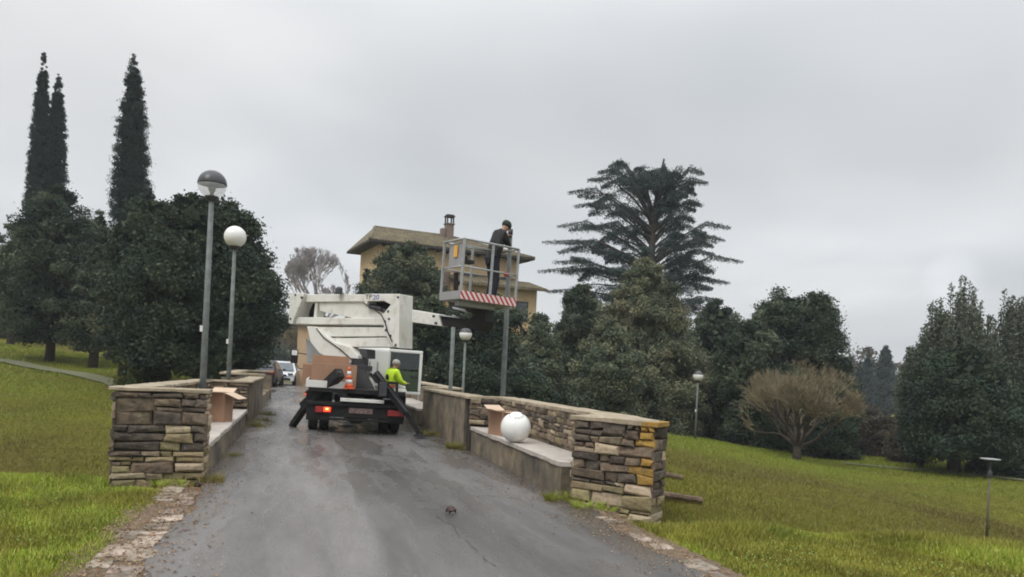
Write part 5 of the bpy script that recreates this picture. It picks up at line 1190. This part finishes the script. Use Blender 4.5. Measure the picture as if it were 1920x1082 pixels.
    mb = MB(); mb.box((-.012, Db / 2, .085), (.02, Db, .17)); mb.box((Wf + .012, Db / 2, .085), (.02, Db, .17)); mb.box((Wf / 2, Db + .01, .085), (Wf, .02, .17)); bpart('toe_board', mb, M['panel'], fl)
    def rail(a, b, r=.02):
        mb = MB(); mb.tube([a, b], r, 8); bpart('rail', mb, M['galv'], fl, smooth=True)
    cor = [(0, 0), (Wf, 0), (Wf, Db), (0, Db)]
    for z, r in ((Hb, .024), (Hb * .545, .018)):
        for a, b in zip(cor, cor[1:] + cor[:1]): rail((*a, z), (*b, z), r)
    rail((0, .06, Hb - .12), (Wf * .55, .06, Hb - .12), .015)
    for x, y in cor + [(Wf * .52, 0), (Wf * .52, Db)]:
        mb = MB(); mb.beam((x, y, .03), (x, y, Hb), .042, .042); bpart('post', mb, M['galv'], fl)
    mb = MB(); mb.box((.07, .38, .93), (.04, .56, .50)); pn = bpart('control_panel', mb, M['panel'], fl, bevel=.015)
    mb = MB(); mb.box((.03, .36, 1.0), (.012, .14, .24)); mb.box((.09, .36, 1.0), (.012, .14, .24)); bpart('warning_sticker', mb, M['sticker'], pn)
    mb = MB(); mb.box((.18, .10, .78), (.22, .16, .08)); mb.box((.12, .08, .84), (.05, .05, .08)); bpart('control_box', mb, M['black'], fl, bevel=.01)
    mb = MB(); mb.box((Wf - .10, .25, .70), (.08, .08, .10)); bpart('tool_pouch', mb, M['red'], fl, bevel=.01)
    mb = MB(); mb.beam((.30, Db - .1, .05), (.27, Db - .1, .62), .10, .06); bpart('foot_switch_column', mb, M['black'], fl)
    mb = MB(); mb.box((Wf * .45, Db * .5, -.05), (.9, .18, .10)); bpart('floor_beam', mb, M['galv'], fl, bevel=.01)
    return Mb, Mw, T
# stripes
def stripes():
    m, t, b = newmat('red_white_stripes'); n = t.nodes; l = t.links; tc = n.new('ShaderNodeTexCoord'); sp = n.new('ShaderNodeSeparateXYZ'); l.new(tc.outputs['Object'], sp.inputs[0])
    a = n.new('ShaderNodeMath'); a.operation = 'MULTIPLY'; l.new(sp.outputs[2], a.inputs[0]); a.inputs[1].default_value = .75
    s = n.new('ShaderNodeMath'); s.operation = 'ADD'; l.new(sp.outputs[0], s.inputs[0]); l.new(a.outputs[0], s.inputs[1])
    d = n.new('ShaderNodeMath'); d.operation = 'DIVIDE'; l.new(s.outputs[0], d.inputs[0]); d.inputs[1].default_value = .122
    f = n.new('ShaderNodeMath'); f.operation = 'FRACT'; l.new(d.outputs[0], f.inputs[0]); g_ = n.new('ShaderNodeMath'); g_.operation = 'GREATER_THAN'; l.new(f.outputs[0], g_.inputs[0]); g_.inputs[1].default_value = .52
    mm = n.new('ShaderNodeMix'); mm.data_type = 'RGBA'; l.new(g_.outputs[0], mm.inputs[0]); mm.inputs[6].default_value = (.70, .62, .60, 1); mm.inputs[7].default_value = (.42, .03, .035, 1); l.new(mm.outputs[2], b.inputs['Base Color']); b.inputs['Roughness'].default_value = .5
    return m
M['stripe'] = stripes()
Mb, Mw, TT = truck()
# load on the truck deck
def onbed(x, y, z): return tuple(Mw @ Vector((x, y, z)))
yt = math.atan(.25)
def tipped(o): o.rotation_euler = (0, math.radians(1.3), yt); return o
tipped(carton('cardboard_box', onbed(-.52, .62, .995), yt, .95, .6, .50, 'largest closed cardboard box at the rear of the truck bed', group='cardboard boxes'))
tipped(carton('cardboard_box', onbed(-.60, 1.30, .995), yt, .80, .6, .68, 'closed cardboard box standing higher behind the largest one on the truck bed', group='cardboard boxes'))
tipped(carton('cardboard_box', onbed(-1.0, 2.3, .995), yt, .45, .7, .45, 'narrow cardboard box at the left edge of the truck bed', group='cardboard boxes'))
# cone
cn = empty('traffic_cone', onbed(-.20, .13, .99), yt, 'orange and white striped traffic cone at the rear edge of the truck bed', 'cone')
mb = MB(); mb.box((0, 0, .012), (.24, .24, .024)); mb.build('base', M['orange'], cn, bevel=.006)
hs = [(.095, .024), (.082, .11), (.067, .20), (.052, .29), (.038, .38), (.022, .47)]
for i in range(5):
    mb = MB(); mb.lathe([hs[i], hs[i + 1]], 20); mb.build('band', M['orange'] if i % 2 == 0 else M['white'], cn, smooth=True)

# worker in the basket
wp = Mb @ Vector((1.13, .58, .035)); face_rz = math.radians(-62); KS = 1.08
pole_xy = at(957, 440, 16.7)
Wl = (Matrix.Translation(wp) @ Matrix.Rotation(face_rz, 4, 'Z') @ Matrix.Scale(KS, 4)).inverted()
hl = Wl @ (pole_xy + Vector((0, -.05, -.02))); hr = Wl @ (pole_xy + Vector((.02, -.06, -.30)))
shl, shr = Vector((-.16, .12, 1.42)), Vector((.20, .13, 1.42))
def armj(sh, h, out, drop):
    d = (h - sh).normalized(); wr2 = h - d * .10; m_ = sh.lerp(wr2, .5); L2 = (wr2 - sh).length / 2; k = math.sqrt(max(.29 ** 2 - L2 ** 2, .0025))
    return tuple(m_ + Vector((out, 0, drop)).normalized() * k), tuple(wr2)
eL, wL = armj(shl, hl, -.8, .3); eR, wR = armj(shr, hr, .4, -.9)
PJ = dict(pelvis=(0, 0, .95), waist=(0, .02, 1.08), chest=(.02, .09, 1.34), neckb=(.02, .15, 1.46), neck=(.02, .19, 1.51), head=(.02, .25, 1.56), crown=(.02, .28, 1.65), face=(0, .9, -.45),
          lsh=tuple(shl), lel=eL, lwr=wL, lhand=tuple(hl), rsh=tuple(shr), rel=eR, rwr=wR, rhand=tuple(hr),
          lpn=(0, 0, 1), rpn=(0, 0, 1), lhip=(-.095, 0, .90), lkn=(-.11, .06, .50), lan=(-.11, -.02, .10), rhip=(.095, 0, .90), rkn=(.10, .05, .50), ran=(.10, 0, .10))
wk = person(tuple(wp), face_rz, 'worker in dark clothes on the lift platform bending to the pole top', PJ, M['jacket'], M['navy'], 'knit_cap', M['capm'], M['jacket'])
wk.scale = (KS,) * 3
# man in hi-vis at the open cab door
q = at(737, 700, 19.9)
PH = dict(pelvis=(0, 0, .93), waist=(0, .02, 1.06), chest=(0, .05, 1.30), neckb=(0, .08, 1.45), neck=(0, .10, 1.49), head=(0, .13, 1.56), crown=(0, .14, 1.66), face=(0, 1, -.1),
          lsh=(-.19, .05, 1.40), lel=(-.24, .16, 1.15), lwr=(-.14, .38, 1.12), lhand=(-.1, .46, 1.13), rsh=(.19, .05, 1.40), rel=(.25, .15, 1.15), rwr=(.16, .37, 1.10), rhand=(.12, .45, 1.12),
          lhip=(-.095, 0, .88), lkn=(-.11, .05, .48), lan=(-.12, 0, .10), rhip=(.095, 0, .88), rkn=(.10, .03, .48), ran=(.11, -.02, .10))
man = person((q.x, 19.6, -.03), math.radians(-50), 'man in a fluorescent yellow jacket seen from behind at the open cab door', PH, M['hivis'], M['navy'], 'hair', M['hair'], M['jacket'])
mb = MB(); mb.lathe([(.001, 0), (.075, .004), (.08, .012), (.001, .02)], 14, c=(-.01, -.105, 1.26), M=Matrix.Rotation(PI / 2, 3, 'X')); mb.build('back_logo', M['jacket'], man)
mb = MB(); mb.tube([(-.16, .0, 1.03), (-.10, -.10, 1.03), (.0, -.118, 1.03), (.10, -.10, 1.03), (.16, .0, 1.03)], .016, 5); mb.build('reflective_band', M['panel'], man)

# ------------------------------------------------------------------ cars
def car(loc, rz, label, paint, group='cars parked beyond the bridge'):
    root = empty('parked_car', loc, rz, label, 'car', group)   # front faces -y
    sec = [(-2.05, .35, .55, .74), (-2.0, .62, .78, .82), (-1.3, .80, .86, .84), (-1.0, .84, .87, .84), (-.35, 1.38, .66, .87), (.2, 1.47, .64, .87), (1.1, 1.46, .63, .87), (1.75, 1.05, .74, .85), (2.0, .85, .80, .82), (2.05, .35, .7, .78)]
    vs = []; 
    for y, zt, wt, wb in sec: vs += [(-wb * .96, y, .28), (-wb, y, min(.55, zt - .05)), (-wb * .98, y, min(.88, zt - .02)), (-wt, y, zt), (wt, y, zt), (wb * .98, y, min(.88, zt - .02)), (wb, y, min(.55, zt - .05)), (wb * .96, y, .28)]
    fs = [(i * 8 + j, i * 8 + (j + 1) % 8, (i + 1) * 8 + (j + 1) % 8, (i + 1) * 8 + j) for i in range(len(sec) - 1) for j in range(8)] + [tuple(range(7, -1, -1)), tuple(range(len(vs) - 8, len(vs)))]
    mb = MB(); mb.add(vs, fs); mb.build('body', paint, root, bevel=.04)
    def quad(name, P, m, par=root): mb = MB(); mb.add(P, [(0, 1, 2, 3)]); return mb.build(name, m, par)
    mb = MB(); mb.prism([(-.72, -1.01, .90), (.72, -1.01, .90), (.57, -.42, 1.36), (-.57, -.42, 1.36)], (0, -.018, .014)); mb.build('windscreen', M['wglass'], root)
    mb = MB(); mb.prism([(.57, 1.17, 1.42), (-.57, 1.17, 1.42), (-.66, 1.68, 1.12), (.66, 1.68, 1.12)], (0, .014, .018)); mb.build('rear_window', M['glass'], root)
    for s in (-1, 1):
        mb = MB(); mb.prism([(s * .835, -.72, .93), (s * .70, -.22, 1.35), (s * .69, 1.05, 1.38), (s * .82, 1.5, .95)], (s * .02, 0, 0)); mb.build('side_window', M['glass'], root)
        mb = MB(); mb.box((s * .60, -2.03, .70), (.32, .10, .13)); mb.build('headlight', M['wglass'], root, bevel=.03)
        mb = MB(); mb.box((s * .66, 2.02, .85), (.26, .08, .2)); mb.build('tail_light', M['red'], root, bevel=.02)
        mb = MB(); mb.box((s * .98, -.75, .98), (.18, .12, .12)); mb.build('wing_mirror', paint, root, bevel=.03)
        for y in (-1.3, 1.3):
            mb = MB(); mb.lathe([(.2, -.1), (.29, -.1), (.31, -.07), (.31, .07), (.29, .1), (.2, .1)], 22, c=(s * .78, y, .31), M=Matrix.Rotation(PI / 2, 3, 'Y')); w = mb.build('wheel', M['rubber'], root)
            mb = MB(); mb.lathe([(.02, -.085), (.19, -.085), (.2, .085), (.02, .085)], 16, c=(s * .79, y, .31), M=Matrix.Rotation(PI / 2, 3, 'Y')); mb.build('rim', M['galv'], w)
    mb = MB(); mb.box((0, -2.07, .62), (.75, .04, .12)); mb.box((0, -2.06, .40), (1.2, .05, .12)); mb.build('grille', M['black'], root, bevel=.01)
    mb = MB(); mb.box((0, -2.10, .50), (.5, .015, .10)); mb.build('number_plate', M['white'], root)
    mb = MB(); mb.box((0, 2.09, .62), (.5, .015, .10)); mb.build('number_plate', M['white'], root)
    return root
q = at(531, 700, 47); car((q.x, 47, 0.0), math.radians(12), 'small white car facing the bridge beyond the far end of the left wall', mat('white_car', (.74, .76, .78), (.7, .72, .74), 3, .25))
q = at(496, 700, 42.5); car((q.x, 42.5, 0.0), math.radians(8), 'dark car seen from behind at the end of the left wall, mostly hidden', mat('dark_car', (.04, .035, .05), (.03, .03, .04), 3, .3)).rotation_euler.z = math.radians(190)

# ------------------------------------------------------------------ thin winter haze
hm = bpy.data.materials.new('haze'); hm.use_nodes = True; ht = hm.node_tree; ht.nodes.clear()
ho = ht.nodes.new('ShaderNodeOutputMaterial'); hv = ht.nodes.new('ShaderNodeVolumePrincipled'); hv.inputs['Color'].default_value = (.9, .95, 1, 1); hv.inputs['Density'].default_value = .0007
hv.inputs['Anisotropy'].default_value = .2; ht.links.new(hv.outputs[0], ho.inputs['Volume'])
mb = MB(); mb.box((0, 130, 10), (700, 400, 28)); hz = mb.build('haze', hm); tag(hz, 'thin winter haze over the whole park', kind='stuff')
